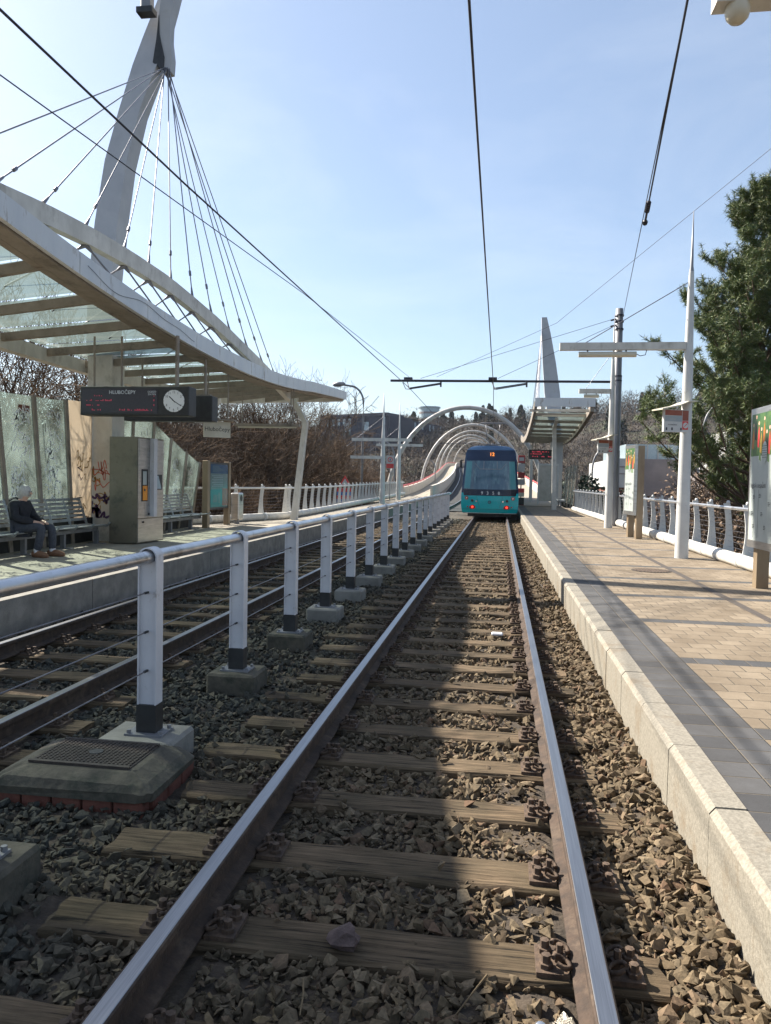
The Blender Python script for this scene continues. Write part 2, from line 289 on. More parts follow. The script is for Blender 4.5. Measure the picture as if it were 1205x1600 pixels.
def pavemat():
    m, t, n, l, p = nodes('platform_pavers'); p.inputs['Roughness'].default_value = .85; p.inputs['Specular IOR Level'].default_value = .3
    tcn = n.new('ShaderNodeTexCoord'); sp = n.new('ShaderNodeSeparateXYZ'); l.new(tcn.outputs['Object'], sp.inputs[0])
    def math_(op, a, b=None, c=None):
        k = n.new('ShaderNodeMath'); k.operation = op
        for i, q in enumerate((a, b, c)):
            if q is None: continue
            if isinstance(q, (int, float)): k.inputs[i].default_value = q
            else: l.new(q, k.inputs[i])
        return k.outputs[0]
    x = math_('SUBTRACT', sp.outputs[0], 1.07); y = sp.outputs[1]
    row = math_('FLOOR', math_('DIVIDE', y, .2)); dark = math_('LESS_THAN', x, .392)
    off = math_('MULTIPLY', math_('MULTIPLY', math_('MODULO', row, 2), .5), math_('SUBTRACT', 1, dark))
    u = math_('ADD', math_('DIVIDE', x, .196), off); col = math_('FLOOR', u); fu = math_('FRACT', u); fv = math_('FRACT', math_('DIVIDE', y, .2))
    eu = math_('MINIMUM', fu, math_('SUBTRACT', 1, fu)); ev = math_('MINIMUM', fv, math_('SUBTRACT', 1, fv)); ed = math_('MINIMUM', eu, ev)
    joint = n.new('ShaderNodeMapRange'); joint.inputs[1].default_value = .008; joint.inputs[2].default_value = .03; l.new(ed, joint.inputs[0])
    cm = n.new('ShaderNodeCombineXYZ'); l.new(col, cm.inputs[0]); l.new(row, cm.inputs[1]); wn = n.new('ShaderNodeTexWhiteNoise'); wn.noise_dimensions = '2D'; l.new(cm.outputs[0], wn.inputs[0])
    tan = n.new('ShaderNodeValToRGB'); e = tan.color_ramp.elements; e[0].color = (.185,.146,.102,1); e[1].color = (.245,.198,.142,1); q = e.new(.5); q.color = (.215,.172,.122,1); l.new(wn.outputs[0], tan.inputs[0])
    dk = ramp(n, 0, (.06,.06,.062), 1, (.095,.094,.095)); l.new(wn.outputs[0], dk.inputs[0])
    stripe = math_('COMPARE', math_('MODULO', math_('ADD', row, 1000), 9), 5, .3); isd = math_('MAXIMUM', dark, stripe)
    mxn = n.new('ShaderNodeMixRGB'); l.new(isd, mxn.inputs[0]); l.new(tan.outputs[0], mxn.inputs[1]); l.new(dk.outputs[0], mxn.inputs[2])
    nz = n.new('ShaderNodeTexNoise'); nz.inputs['Scale'].default_value = 1.3; nz.inputs['Detail'].default_value = 9; nz.inputs['Roughness'].default_value = .7; l.new(tcn.outputs['Object'], nz.inputs[0]); rz = ramp(n, .3, (.6,.57,.54), .68, (1.15,1.15,1.15)); l.new(nz.outputs[0], rz.inputs[0])
    mu = n.new('ShaderNodeMixRGB'); mu.blend_type = 'MULTIPLY'; mu.inputs[0].default_value = 1; l.new(mxn.outputs[0], mu.inputs[1]); l.new(rz.outputs[0], mu.inputs[2])
    mj = n.new('ShaderNodeMixRGB'); mj.inputs[1].default_value = (.115,.095,.07,1); l.new(joint.outputs[0], mj.inputs[0]); l.new(mu.outputs[0], mj.inputs[2]); l.new(mj.outputs[0], p.inputs['Base Color'])
    nf = n.new('ShaderNodeTexNoise'); nf.inputs['Scale'].default_value = 120; l.new(tcn.outputs['Object'], nf.inputs[0])
    hh = math_('ADD', math_('ADD', joint.outputs[0], math_('MULTIPLY', nf.outputs[0], .2)), math_('MULTIPLY', wn.outputs[0], .3))
    b = n.new('ShaderNodeBump'); b.inputs['Strength'].default_value = .8; b.inputs['Distance'].default_value = .008; l.new(hh, b.inputs['Height']); l.new(b.outputs[0], p.inputs['Normal']); return m
M['pave'] = pavemat()
def needlemat():
    m, t, n, l, p = nodes('pine_needles'); p.inputs['Roughness'].default_value = .6; g = n.new('ShaderNodeNewGeometry')
    r = n.new('ShaderNodeValToRGB'); e = r.color_ramp.elements; e[0].color = (.03,.06,.018,1); e[1].color = (.19,.22,.06,1); q = e.new(.5); q.color = (.09,.135,.035,1); q = e.new(.9); q.color = (.16,.18,.05,1); q = e.new(.96); q.color = (.12,.07,.03,1)
    l.new(g.outputs['Random Per Island'], r.inputs[0]); l.new(r.outputs[0], p.inputs['Base Color']); return m
M['needle'] = needlemat()
M['conifer'] = mat('conifer_foliage', (.012,.022,.012), (.035,.05,.022), .9, 0, 1)
M['bush'] = mat('dark_bush_leaf', (.012,.024,.01), (.03,.05,.02), .7, 0, 3)
M['dryleaf'] = mat('dry_leaf', (.11,.065,.04), (.21,.145,.095), .85, 0, 4)
# ------------------------------------------------------------------ setting: deck line, ground, ballast, platforms
DY = [-6, 54, 61, 69, 78, 94, 111, 128, 145, 161, 179, 195, 212, 228]
DX = [0, 0, 0, -.06, -.18, -.6, -1.2, -2.0, -2.9, -3.8, -4.7, -5.4, -5.5, -5.3]
DZ = [0, 0, .05, .22, .5, 1.15, 1.85, 2.6, 3.25, 3.9, 4.6, 5.2, 5.7, 6.0]
def deck(y): return float(np.interp(y, DY, DX)), float(np.interp(y, DY, DZ))
TX1, TX2 = -.385, -3.80       # track centres
mb = MB()
gx = np.concatenate([np.linspace(-900, -160, 8), np.linspace(-120, 120, 41), np.linspace(160, 900, 8)]); gy = np.concatenate([[-300, -100], np.linspace(-40, 400, 56), [500, 700, 1000, 1600, 3000]])
def ground_z(x, y):
    s = min(max((y-165)/175, 0), 1); s = s*s*(3-2*s); r = 27+5*math.sin(x*.021+1)+3*math.sin(x*.05+y*.013)+max(0, (x-20))*.08
    q = min(max((abs(x+2)-9)/30, 0), 1)
    return -4.2+r*s+.35*math.sin(x*.31)*math.cos(y*.23)*q
vs = [(x, y, ground_z(x, y)) for y in gy for x in gx]; nx = len(gx)
mb.add(vs, [(j*nx+i, j*nx+i+1, (j+1)*nx+i+1, (j+1)*nx+i) for j in range(len(gy)-1) for i in range(nx-1)], 0, True)
struct(mb, 'ground', M['hill'], 'brown wooded ground and hillside beyond the bridge')
# ballast bed: displaced sheet
mb = MB(); xs = np.linspace(-5.165, .918, 150); ys = np.concatenate([np.linspace(-1.5, 9, 230), np.linspace(9.1, 45, 230)[1:]])
rn = RNG.normal(0, 1, (len(ys), len(xs)))
rn = (rn+np.roll(rn, 1, 0)+np.roll(rn, 1, 1)+np.roll(rn, -1, 0)+np.roll(rn, -1, 1))/5
def bed_z(x):
    z = -.203+.02*math.exp(-((x+2.1)/.5)**2)
    if x > .58: z += .06*min((x-.58)/.3, 1)
    if x < -4.6: z += .05*min((-4.6-x)/.4, 1)
    if -1.05 < x < .30: z += .01
    return z
vs = [(x, y, bed_z(x)+rn[j, i]*.012) for j, y in enumerate(ys) for i, x in enumerate(xs)]; nx = len(xs)
mb.add(vs, [(j*nx+i, j*nx+i+1, (j+1)*nx+i+1, (j+1)*nx+i) for j in range(len(ys)-1) for i in range(nx-1)], 0, True)
struct(mb, 'ballast_bed', M['dirt'], 'brown dirt and fine grit under the track stones')
# platforms
mb = MB().slab([(1.076, -6), (4.35, -6), (4.35, 12), (4.0, 46), (1.076, 46)], .196, .2).slab([(1.08, -6), (4.34, -6), (4.34, 12), (3.99, 46), (1.08, 46)], -4.5, .196, 1)
struct(mb, 'platform', [M['pave'], M['conc']], 'tan paver tram platform with dark edge band in the sun')
mb = MB(); y = -3.0
while y < 46:
    j = random.uniform(-.002, .002); a, b, c, d = .92+j, 1.072, -.5, .206+random.uniform(-.002, .002)
    prof = [(a, c), (b, c), (b, d), (a+.025, d), (a, d-.03)]
    mb.prism(prof, (0, y+.004, 0), (1, 0, 0), (0, 0, 1), (0, .788, 0)); y += .8
struct(mb, 'kerb', M['kerb'], 'pale granite kerb along the sunlit platform edge')
mb = MB().slab([(2.74, 5), (2.84, 5), (2.90, 41), (2.82, 41)], .2005, .204)  # thin dark sheet laid lengthwise just above the pavers
struct(mb, 'dark_strip', M['slate'], 'narrow dark strip running along the tan platform')
mb = MB().slab([(-5.17, -6), (-5.17, 46), (-6.95, 46), (-6.95, 27), (-9.6, 23), (-9.6, -6)], -4.5, .25)
struct(mb, 'platform', M['roadgrey'], 'grey opposite platform under the glass canopy')
mb = MB(); y = -3
while y < 46: mb.box(-5.17, -5.03, y+.005, y+1.99, -.5, .256+random.uniform(-.002, .002)); y += 2
struct(mb, 'kerb', M['conc'], 'grey concrete kerb wall of the shaded opposite platform')
# bridge deck beyond the stop
def strip(mb, xa, xb, za, zb, y0, y1, m=0, zb2=None, n=30, rel=0):
    ys = np.linspace(y0, y1, n); vs = []
    for y in ys:
        dx, dz = deck(y); vs += [(xa+dx, y, dz+za), (xb+dx, y, dz+za), (xb+dx, y, dz+zb), (xa+dx, y, dz+zb)]
    fs = [(i*4+j, i*4+(j+1) % 4, (i+1)*4+(j+1) % 4, (i+1)*4+j) for i in range(n-1) for j in range(4)]
    return mb.add(vs, fs+[(0, 1, 2, 3), ((n-1)*4+3, (n-1)*4+2, (n-1)*4+1, (n-1)*4)], m)
mb = MB(); strip(mb, -9.2, 4.0, -1.2, -.22, 44.9, 236)
struct(mb, 'bridge_deck', M['conc'], 'concrete bridge deck climbing away under the white hoops')
mb = MB(); strip(mb, -5.3, .9, -.21, -.14, 45, 236)
struct(mb, 'track_bed', mat('dark_ballast', (.012,.013,.015), (.035,.035,.036), .95, 0, 14, bump=.8), 'dark ballast track bed on the climbing bridge')
mb = MB(); strip(mb, -7.6, -5.28, -.21, .27, 45, 236); strip(mb, -6.1, -6.06, .27, .276, 45, 130, 1); strip(mb, -6.6, -6.57, .27, .276, 45, 130, 1)
struct(mb, 'walkway', [M['roadgrey'], M['slate']], 'pale concrete walkway climbing beside the bridge track')
mb = MB(); strip(mb, 1.1, 3.7, -.21, .25, 46, 236)
struct(mb, 'walkway', M['roadgrey'], 'concrete walkway beyond the sunlit platform')
def parapet(x0, x1, y0, y1, label, red, h=.95):
    t = thing('parapet', (x0+deck(y0)[0], y0, deck(y0)[1]), label, 'parapet')
    m_ = MB(); strip(m_, x0, x1, -.2, h, y0, y1); m_.build('wall', M['paleconc'], t)
    if red:
        r_ = MB(); pts = [(deck(y)[0]+(x0+x1)/2, y, deck(y)[1]+h+.14) for y in np.linspace(y0, y1, 30)]; r_.tube(pts, .07, 8)
        for y in np.arange(y0+1, y1, 4): dx, dz = deck(y); r_.box((x0+x1)/2+dx-.03, (x0+x1)/2+dx+.03, y-.03, y+.03, dz+h-.02, dz+h+.12)
        r_.build('handrail', M['red'], t)
    return t
parapet(-7.95, -7.62, 61.5, 232, 'pale concrete parapet with red handrail left of the climbing track', True)
parapet(-5.52, -5.3, 62, 232, 'pale concrete wall between walkway and climbing track', False, 1.15)
parapet(3.72, 4.0, 60.5, 232, 'pale parapet with red handrail behind the tram and far shelter', True)
# ------------------------------------------------------------------ rails
def rail(xc, label, y0=-1.5, y1=232):
    top = [(-.030, -.004), (-.026, 0), (.029, 0), (.033, -.004)]
    prof = [(-.062, -.145), (-.062, -.135), (-.012, -.115), (-.009, -.045), (-.0365, -.030), (-.0365, -.007), (-.031, -.002), (.031, -.002), (.0365, -.007), (.0365, -.030), (.009, -.045), (.012, -.115), (.062, -.135), (.062, -.145)]
    ys = [y0]+list(np.linspace(1, 50, 50))+list(np.linspace(52, y1, 60)); pts = []
    for y in ys: dx, dz = deck(y); pts.append((xc+dx, y, dz))
    t = thing('rail', (xc, y0, -.145), label, 'rail', 'four running rails')
    MB().sweep(pts, prof).build('rail_web', M['rust'], t); MB().sweep(pts, top).build('rail_head', M['railtop'], t)
rail(-1.115, 'shiny left rail of the nearer track, passing beside the concrete cover')
rail(.355, 'shiny right rail of the nearer track, next to the sunlit kerb')
rail(-3.085, 'rail of the far track closest to the white post fence')
rail(-4.52, 'rail of the far track closest to the shaded platform')
# ------------------------------------------------------------------ sleepers
def sleeper_mesh(parent, cx, y, L0, L1, seed):
    r = random.Random(seed); b = bmesh.new(); bmesh.ops.create_grid(b, x_segments=14, y_segments=3, size=.5)
    W = .235+r.uniform(-.015, .015); vs = []
    m_ = MB(); nx_ = 15; X = np.linspace(L0, L1, nx_); b.free(); warp = [r.uniform(-.006, .006) for _ in range(nx_)]
    sec = [(-W/2, -.34), (-W/2, -.166), (-W/2+.012, -.152), (-W*.15, -.150), (W*.2, -.150), (W/2-.012, -.153), (W/2, -.166), (W/2, -.34)]
    for i, x in enumerate(X):
        for k, (a, z) in enumerate(sec): vs.append((cx+x+(r.uniform(-.015, .015) if i in (0, nx_-1) else 0), y+a+warp[i]+r.uniform(-.003, .003), z+(r.uniform(-.004, .003) if k not in (0, 7) else 0)))
    n = len(sec); m_.add(vs, [(i*n+j, (i+1)*n+j, (i+1)*n+j+1, i*n+j+1) for i in range(nx_-1) for j in range(n-1)], 0)
    m_.add(vs[:n], [tuple(range(n))]); m_.add(vs[-n:], [tuple(range(n))[::-1]])
    return m_.build('timber', M['wood'], parent)
def clip_mb(cx, y, s):                       # base plate with two screws and a spring loop, on side s of a rail
    m_ = MB(); x = cx+s*.115
    m_.box(min(cx+s*.069, cx+s*.185), max(cx+s*.069, cx+s*.185), y-.085, y+.085, -.152, -.134)
    for dy in (-.045, .045):
        m_.lathe([(.026, -.134), (.026, -.118), (.017, -.116), (.017, -.09), (0, -.088)], (x+s*.035, y+dy, 0), 6, 0, False)
    m_.lathe([(.024, -.134), (.024, -.11), (.013, -.108), (.013, -.075), (0, -.073)], (x-s*.015, y, 0), 6, 0, False)
    for dy in (-.05, .05):
        pts = [(x+s*(-.02+.03*math.cos(a)), y+dy*.9+.03*math.sin(a), -.112+.012*math.cos(a)) for a in np.linspace(0, 5.4, 9)]; m_.tube(pts, .009, 5)
    return m_
def sleepers(cx, rails, y0, n, text, first):
    for k in range(n):
        y = y0+k*.615+random.uniform(-.03, .03); a, b = -1.38+random.uniform(-.1, .09), 1.0+random.uniform(-.05, .05)
        lab = first[k] if k < len(first) else text
        t = thing('sleeper', (cx, y, -.15), lab, 'sleeper', None if k < len(first) else text)
        ORG[t.name] = (cx, y, -.15); sleeper_mesh(t, cx, y, a, b, k*7+int(abs(cx)*100))
        if k < 24:
            for rx in rails:
                for s in (-1, 1): clip_mb(rx, y, s).build('rail_clip', M['clip'], t)
sleepers(TX1, (-1.115, .355), 2.17, 48, 'weathered wooden sleeper of the nearer track, in the row running off to the tram',
         ['wooden sleeper lowest in view, mostly buried at the bottom edge', 'wide cracked sleeper with a small sun patch beside the near left rail', 'split sleeper just past the wide cracked one, level with the buried concrete cube', 'sleeper third up the nearer track, half in shade', 'sleeper just before the brick-sided cover on the nearer track'])
sleepers(TX2, (-3.085, -4.52), 3.0, 46, 'shaded brown sleeper of the far track behind the white fence', [])
# ------------------------------------------------------------------ ballast stones (uncountable: one object)
rocks = []
for i in range(26):
    b = bmesh.new(); n = random.randint(7, 11)
    for _ in range(n):
        v = Vector((random.gauss(0, 1), random.gauss(0, 1), random.gauss(0, 1))).normalized()*random.uniform(.72, 1.15)
        b.verts.new((v.x*1.1, v.y*.8, v.z*.6))
    bmesh.ops.convex_hull(b, input=b.verts[:])
    for v in [v for v in b.verts if not v.link_faces]: b.verts.remove(v)
    bmesh.ops.triangulate(b, faces=b.faces[:]); b.verts.index_update(); b.verts.ensure_lookup_table()
    rocks.append((np.array([v.co[:] for v in b.verts]), np.array([[v.index for v in f.verts] for f in b.faces]))); b.free()
def stones(P, size, tilt):        # P (n,3) centres
    Vs, Fs, off = [], [], 0; n = len(P); which = RNG.integers(0, len(rocks), n)
    for k, (rv, rf) in enumerate(rocks):
        idx = np.where(which == k)[0]; c = len(idx)
        if not c: continue
        a = RNG.uniform(0, 6.283, c); tx = RNG.normal(0, tilt, c); ty = RNG.normal(0, tilt, c); s = size[idx]
        Rz = np.zeros((c, 3, 3)); Rz[:,0,0] = np.cos(a); Rz[:,0,1] = -np.sin(a); Rz[:,1,0] = np.sin(a); Rz[:,1,1] = np.cos(a); Rz[:,2,2] = 1
        Rx = np.zeros((c, 3, 3)); Rx[:,0,0] = 1; Rx[:,1,1] = np.cos(tx); Rx[:,1,2] = -np.sin(tx); Rx[:,2,1] = np.sin(tx); Rx[:,2,2] = np.cos(tx)
        Ry = np.zeros((c, 3, 3)); Ry[:,1,1] = 1; Ry[:,0,0] = np.cos(ty); Ry[:,0,2] = np.sin(ty); Ry[:,2,0] = -np.sin(ty); Ry[:,2,2] = np.cos(ty)
        RR = Rz@Rx@Ry; ax = RNG.uniform(.75, 1.25, (c, 1, 3)); V = np.einsum('cij,cvj->cvi', RR, rv[None]*ax)*s[:, None, None]+P[idx][:, None, :]
        F = rf[None]+(np.arange(c)*len(rv))[:, None, None]+off; Vs.append(V.reshape(-1, 3)); Fs.append(F.reshape(-1, 3)); off += c*len(rv)
    return np.concatenate(Vs), np.concatenate(Fs)
sl_y1 = 2.17; pts, szs = [], []
def scatter(x0, x1, y0, y1, dens, smin, smax, layers=1):
    n = int((x1-x0)*(y1-y0)*dens); x = RNG.uniform(x0, x1, n); y = RNG.uniform(y0, y1, n)
    s = smin+(smax-smin)*RNG.beta(1.6, 2.6, n); zb = np.vectorize(bed_z)(x)
    # keep the sleeper tops and the rail heads mostly clear
    ph1 = np.abs(((y-2.17+.3075) % .615)-.3075); ph2 = np.abs(((y-3.0+.3075) % .615)-.3075)
    on1 = (x > -1.78) & (x < .62) & (ph1 < .115); on2 = (x > -5.1) & (x < -2.75) & (ph2 < .12)
    near = np.zeros(n, bool)
    for rx in (-1.115, .355, -3.085, -4.52): near |= np.abs(x-rx) < .085+s*.5
    keep = ~near & (~(on1 | on2) | (RNG.random(n) < .012))
    clear = (x > .05) & (x < .29) & (RNG.random(n) < .45)   # gritty dirt beside the right rail
    keep &= ~clear
    keep &= ~((np.abs(x+2.1) < .2) & (np.abs(((y-4.43+.81) % 1.62)-.81) < .19))
    keep &= ~((x > -2.66) & (x < -1.75) & (y > 3.68) & (y < 4.30))
    z = zb+RNG.uniform(-.02, .032, n)+np.where(on1 | on2, .05, 0); pts.append(np.stack([x, y, z], 1)[keep]); szs.append(s[keep])
scatter(-3.6, .91, 1.2, 6, 1050, .017, .056); scatter(-5.0, .91, 6, 13, 720, .02, .055); scatter(-5.0, .91, 13, 24, 380, .028, .052); scatter(-5.0, .91, 24, 36, 200, .03, .06)
scatter(-4.95, -3.6, 3.0, 6, 450, .022, .045); scatter(.45, .91, 1.2, 8, 420, .02, .056); scatter(-1.0, .3, 1.2, 6, 700, .006, .014); scatter(-3.6, .91, 1.2, 5, 800, .010, .024)
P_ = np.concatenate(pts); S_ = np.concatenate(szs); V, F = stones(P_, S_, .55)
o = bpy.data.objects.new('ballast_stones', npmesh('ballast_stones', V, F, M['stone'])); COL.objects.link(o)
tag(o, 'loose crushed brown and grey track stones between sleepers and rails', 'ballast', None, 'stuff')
# ------------------------------------------------------------------ shelter with mast, opposite platform
def zf(y): return 3.82+.008*(y-16)**2 if y < 22 else 4.108+.060*(y-22)
def zbk(y): return 3.74+.003*(y-16)**2
def xbk(y): return -8.4 if 6.6 <= y <= 22 else (-8.4+2.9*(y-22)/5 if y > 22 else -8.4+2.9*(6.6-y)/5)
def scribble(mb, o, a, b, w, h, n, th, m=0, r=random):
    o, a, b = Vector(o), Vector(a).normalized(), Vector(b).normalized(); nn = a.cross(b)
    for _ in range(n):
        cx, cy, s = r.uniform(.1*w, .9*w), r.uniform(.05*h, .95*h), r.uniform(.06, .17)
        k = r.randint(4, 9); ctrl = [(cx+(i-k/2)*s*.35+r.uniform(-.5, .5)*s, cy+r.uniform(-1, 1)*s) for i in range(k)]
        P = []
        for i in range(len(ctrl)-1):
            p0, p1, p2, p3 = ctrl[max(i-1, 0)], ctrl[i], ctrl[i+1], ctrl[min(i+2, k-1)]
            for u in (0, .2, .4, .6, .8): P.append(tuple(.5*(2*p1[d]+(p2[d]-p0[d])*u+(2*p0[d]-5*p1[d]+4*p2[d]-p3[d])*u*u+(3*p1[d]-p0[d]-3*p2[d]+p3[d])*u**3) for d in (0, 1)))
        vs = []
        for i, (x, y) in enumerate(P):
            x = min(max(x, .02), w-.02); y = min(max(y, .02), h-.02); q = P[min(i+1, len(P)-1)]; q0 = P[max(i-1, 0)]; dx, dy = q[0]-q0[0], q[1]-q0[1]; l = math.hypot(dx, dy) or 1
            px, py = -dy/l*th/2, dx/l*th/2; vs += [o+a*(x+px)+b*(y+py)+nn*.004, o+a*(x-px)+b*(y-py)+nn*.004]
        mb.add(vs, [(2*i, 2*i+1, 2*i+3, 2*i+2) for i in range(len(P)-1)], m)
t = thing('tram_shelter', (-7.85, 14.5, .25), 'long glass roofed tram shelter hung by cables from a white leaning mast', 'shelter')
MB().box(-8.12, -7.6, 14.3, 14.8, .25, 4.1).build('column', M['dirtywhite'], t)
g = MB(); rr = random.Random(3)
scribble(g, (-8.12, 14.299, .5), (1, 0, 0), (0, 0, 1), .52, 1.7, 9, .02, 0, rr); scribble(g, (-8.12, 14.297, .7), (1, 0, 0), (0, 0, 1), .52, .5, 7, .045, 1, rr); scribble(g, (-8.12, 14.298, 1.2), (1, 0, 0), (0, 0, 1), .52, .7, 5, .016, 2, rr)
g.build('graffiti', [M['tag3'], M['tag2'], M['tag4']], t)
mb = MB(); sec = [(4.0, -8.16, -7.66, 14.3, .5), (5.4, -8.34, -7.86, 14.68, .46), (6.8, -8.42, -7.92, 15.08, .43), (8.2, -8.42, -7.92, 15.47, .4), (9.4, -8.28, -7.8, 15.8, .36), (10.5, -8.12, -7.55, 16.1, .34), (11.2, -7.98, -7.5, 16.3, .3), (12.0, -7.78, -7.38, 16.5, .28), (13.2, -7.48, -7.2, 16.8, .2)]
vs = []
for z, a, b, y, d in sec: vs += [(a, y, z), (b, y, z), (b, y+d, z-.1), (a, y+d, z-.1)]
mb.add(vs, [(i*4+j, i*4+(j+1) % 4, (i+1)*4+(j+1) % 4, (i+1)*4+j) for i in range(len(sec)-1) for j in range(4)]+[(0, 3, 2, 1), tuple(range(len(vs)-4, len(vs)))])
mb.build('mast', M['mast'], t)
mb = MB().prism([(-7.66, 10.62), (-7.44, 10.28), (-7.26, 10.30), (-7.24, 10.6), (-7.29, 11.0), (-7.27, 11.5), (-7.15, 12.2), (-7.4, 12.4), (-7.52, 11.7), (-7.58, 11.1)], (0, 16.12, 0), (1, 0, 0), (0, 0, 1), (0, .22, 0))
mb.build('mast_hook', M['mast'], t)
mb = MB().prism([(-7.66, 10.5), (-7.42, 10.32), (-7.40, 10.6), (-7.52, 11.1), (-7.53, 11.5), (-7.58, 11.0)], (0, 16.09, 0), (1, 0, 0), (0, 0, 1), (0, .12, 0)); mb.build('hook_gap_shade', M['black'], t)  # black plate painting the shade inside the crevice by the hook
mb = MB().box(-7.98, -7.62, 15.95, 16.2, 11.5, 11.62, 1).cbox(-7.9, -7.68, 15.98, 16.2, 11.62, 12.1, .02); mb.build('floodlight', [M['galv'], M['black']], t)
# roof
ysr = list(np.arange(2.6, 26.2, 1.31)); mb = MB()
for i in range(13):                                       # fascia panels with narrow joints
    ya, yb = 1.6+i*25.4/13+.009, 1.6+(i+1)*25.4/13-.009; vs = []; K = 6
    for k in range(K+1):
        y = ya+(yb-ya)*k/K; h = .29 if y < 24 else .29-.02*(y-24)/3
        vs += [(-5.46, y, zf(y)), (-5.53, y, zf(y)), (-5.53, y, zf(y)+h), (-5.46, y, zf(y)+h)]
    mb.add(vs, [(k*4+j, k*4+(j+1) % 4, (k+1)*4+(j+1) % 4, (k+1)*4+j) for k in range(K) for j in range(4)]+[(0, 1, 2, 3), (K*4+3, K*4+2, K*4+1, K*4)])
mb.build('fascia', M['fascia'], t)
MB().tube([(-5.452, y, zf(y)+.15+.05*math.sin(y*2.3)+.03*math.sin(y*4.1)) for y in np.linspace(9.6, 13.2, 60)], .003, 5).build('loose_cable', M['wire'], t)
Y = np.linspace(1.7, 26.9, 40)
mb = MB().sweep([(-5.66, y, zf(y)+.05) for y in Y], [(-.12, -.08), (.12, -.08), (.12, .05), (-.12, .05)]); mb.sweep([(-5.86, y, zf(y)+.03) for y in Y], [(-.06, -.05), (.06, -.05), (.06, .07), (-.06, .07)])
mb.build('edge_beam', M['beam'], t)
Yb = [y for y in Y if 6.6 <= y <= 22]
MB().sweep([(-8.3, y, zbk(y)-.02) for y in Yb], [(-.1, -.14), (.1, -.14), (.1, .1), (-.1, .1)]).bar((-8.3, 22, zbk(22)), (-5.6, 26.8, zf(26.8)+.02), .14, .2).bar((-8.3, 6.6, zbk(6.6)), (-5.6, 1.8, zf(1.8)+.02), .14, .2).build('back_beam', M['dirtywhite'], t)
for y in ysr:
    xb = xbk(y)+.1; k = (xb+5.6)/(-2.8); zb_ = zf(y)+(zbk(y)-zf(y))*k
    if xb < -5.95: MB().bar((-5.76, y, zf(y)+.04), (xb, y, zb_), .09, .13).build('cross_beam', M['beam'], t)
for i in range(len(ysr)-1):
    ya, yb = ysr[i]+.03, ysr[i+1]-.03; xa, xc = xbk(ya)+.05, xbk(yb)+.05
    za = zf(ya)+.15+(zbk(ya)-zf(ya))*((xa+5.6)/-2.8); zc = zf(yb)+.15+(zbk(yb)-zf(yb))*((xc+5.6)/-2.8)
    if min(xa, xc) > -6: continue
    MB().quad((-5.56, ya, zf(ya)+.16), (-5.56, yb, zf(yb)+.16), (xc, yb, zc), (xa, ya, za)).build('roof_glass', M['roofglass'], t)
def za(y): return float(np.interp(y, [1.5, 2.5, 5, 7, 8.57, 9.41, 10.51, 11.77, 13.2, 14.37, 15.7, 16.96, 18.5, 20.13, 21.4], [3.9, 4.22, 4.66, 4.88, 5.0, 5.08, 5.14, 5.16, 5.13, 5.03, 4.9, 4.72, 4.5, 4.25, 4.03]))
YA = np.linspace(2.2, 21.4, 40)
MB().sweep([(-6, y, za(y)-.13) for y in YA], [(-.07, -.13), (.07, -.13), (.07, .13), (-.07, .13)]).build('arch_beam', M['dirtywhite'], t)
MB().bar((-6, 20.2, za(20.2)-.15), (-5.55, 22.5, zf(22.5)+.2), .1, .16).bar((-6.0, 3.4, za(3.4)-.15), (-5.55, 2.2, zf(2.2)+.2), .1, .16).build('arch_foot', M['dirtywhite'], t)
for y in [7.6, 8.5, 9.45, 10.5, 11.65, 12.5, 13.4, 14.4, 15.4, 16.5, 17.7, 18.9, 20.0]:
    e = Vector((-6, y, za(y)+.02)); s_ = Vector((-7.36+random.uniform(-.06, .06), 16.14, 10.40)); d = (s_-e).normalized()
    m_ = MB().tube([e, s_], .011, 6); m_.tube([e, e+d*.22], [.03, .016], 6)
    q = e+d*random.choice([.55, .5, .6]); m_.tube([q, q+d*.1], .026, 6)
    m_.build('stay_cable', M['cable'], t)
    b_ = Vector((-6, y, za(y)-.26)); m_ = MB()
    for q in (Vector((-5.62, y+.75, zf(y+.75)+.2)), Vector((-6.9, y-.55, zf(y)+.1))):
        m_.tube([b_, q], .014, 6); m_.tube([b_, b_+(q-b_).normalized()*.13], [.04, .018], 6)
    m_.build('roof_strut', M['cable'], t)
for s in (1, -1):                                          # cranked end legs
    yc = 24 if s > 0 else 4.9; zt = zf(yc)-.0
    m_ = MB().bar((-6.50, yc, .25), (-6.17, yc, 3.38), .17, .30, 0, (0, 1, 0), .15, .22).bar((-6.17, yc, 3.33), (-6.72, yc, zt+.05), .15, .2, 0, (0, 1, 0))
    m_.build('support_leg', M['dirtywhite'], t)
# back wall: fanned posts and glass panels with scribbles
def xw(z): return -8.0-.0*z
def wall(posts, labels):
    for y0, y1, h in posts: MB().bar((-8.0, y0, .25), (-8.0, y1, h), .09, .07, 0, (1, 0, 0)).build('wall_post', M['brownpost' if 0 else 'beam'], t)
    for (a0, a1, ha), (b0, b1, hb) in zip(posts[:-1], posts[1:]):
        f = lambda y0, y1, h, z: y0+(y1-y0)*(z-.25)/(h-.25)
        p = MB().prism([(f(a0, a1, ha, .75)+.05, .75), (f(b0, b1, hb, .75)-.05, .75), (b1-.05, hb-.03), (a1+.05, ha-.03)], (-8.005, 0, 0), (0, 1, 0), (0, 0, 1), (.012, 0, 0)).build('wall_panel', M['wallglass'], t)
        yl = max(f(a0, a1, ha, .75), a1)+.08; yr = min(f(b0, b1, hb, .75), b1)-.08
        gm = MB(); scribble(gm, (-7.992, yl, .85), (0, 1, 0), (0, 0, 1), yr-yl, min(ha, hb)-1.0, 26 if a0 < 14 else 12, .018); gm.build('graffiti', M['tag1'], p)
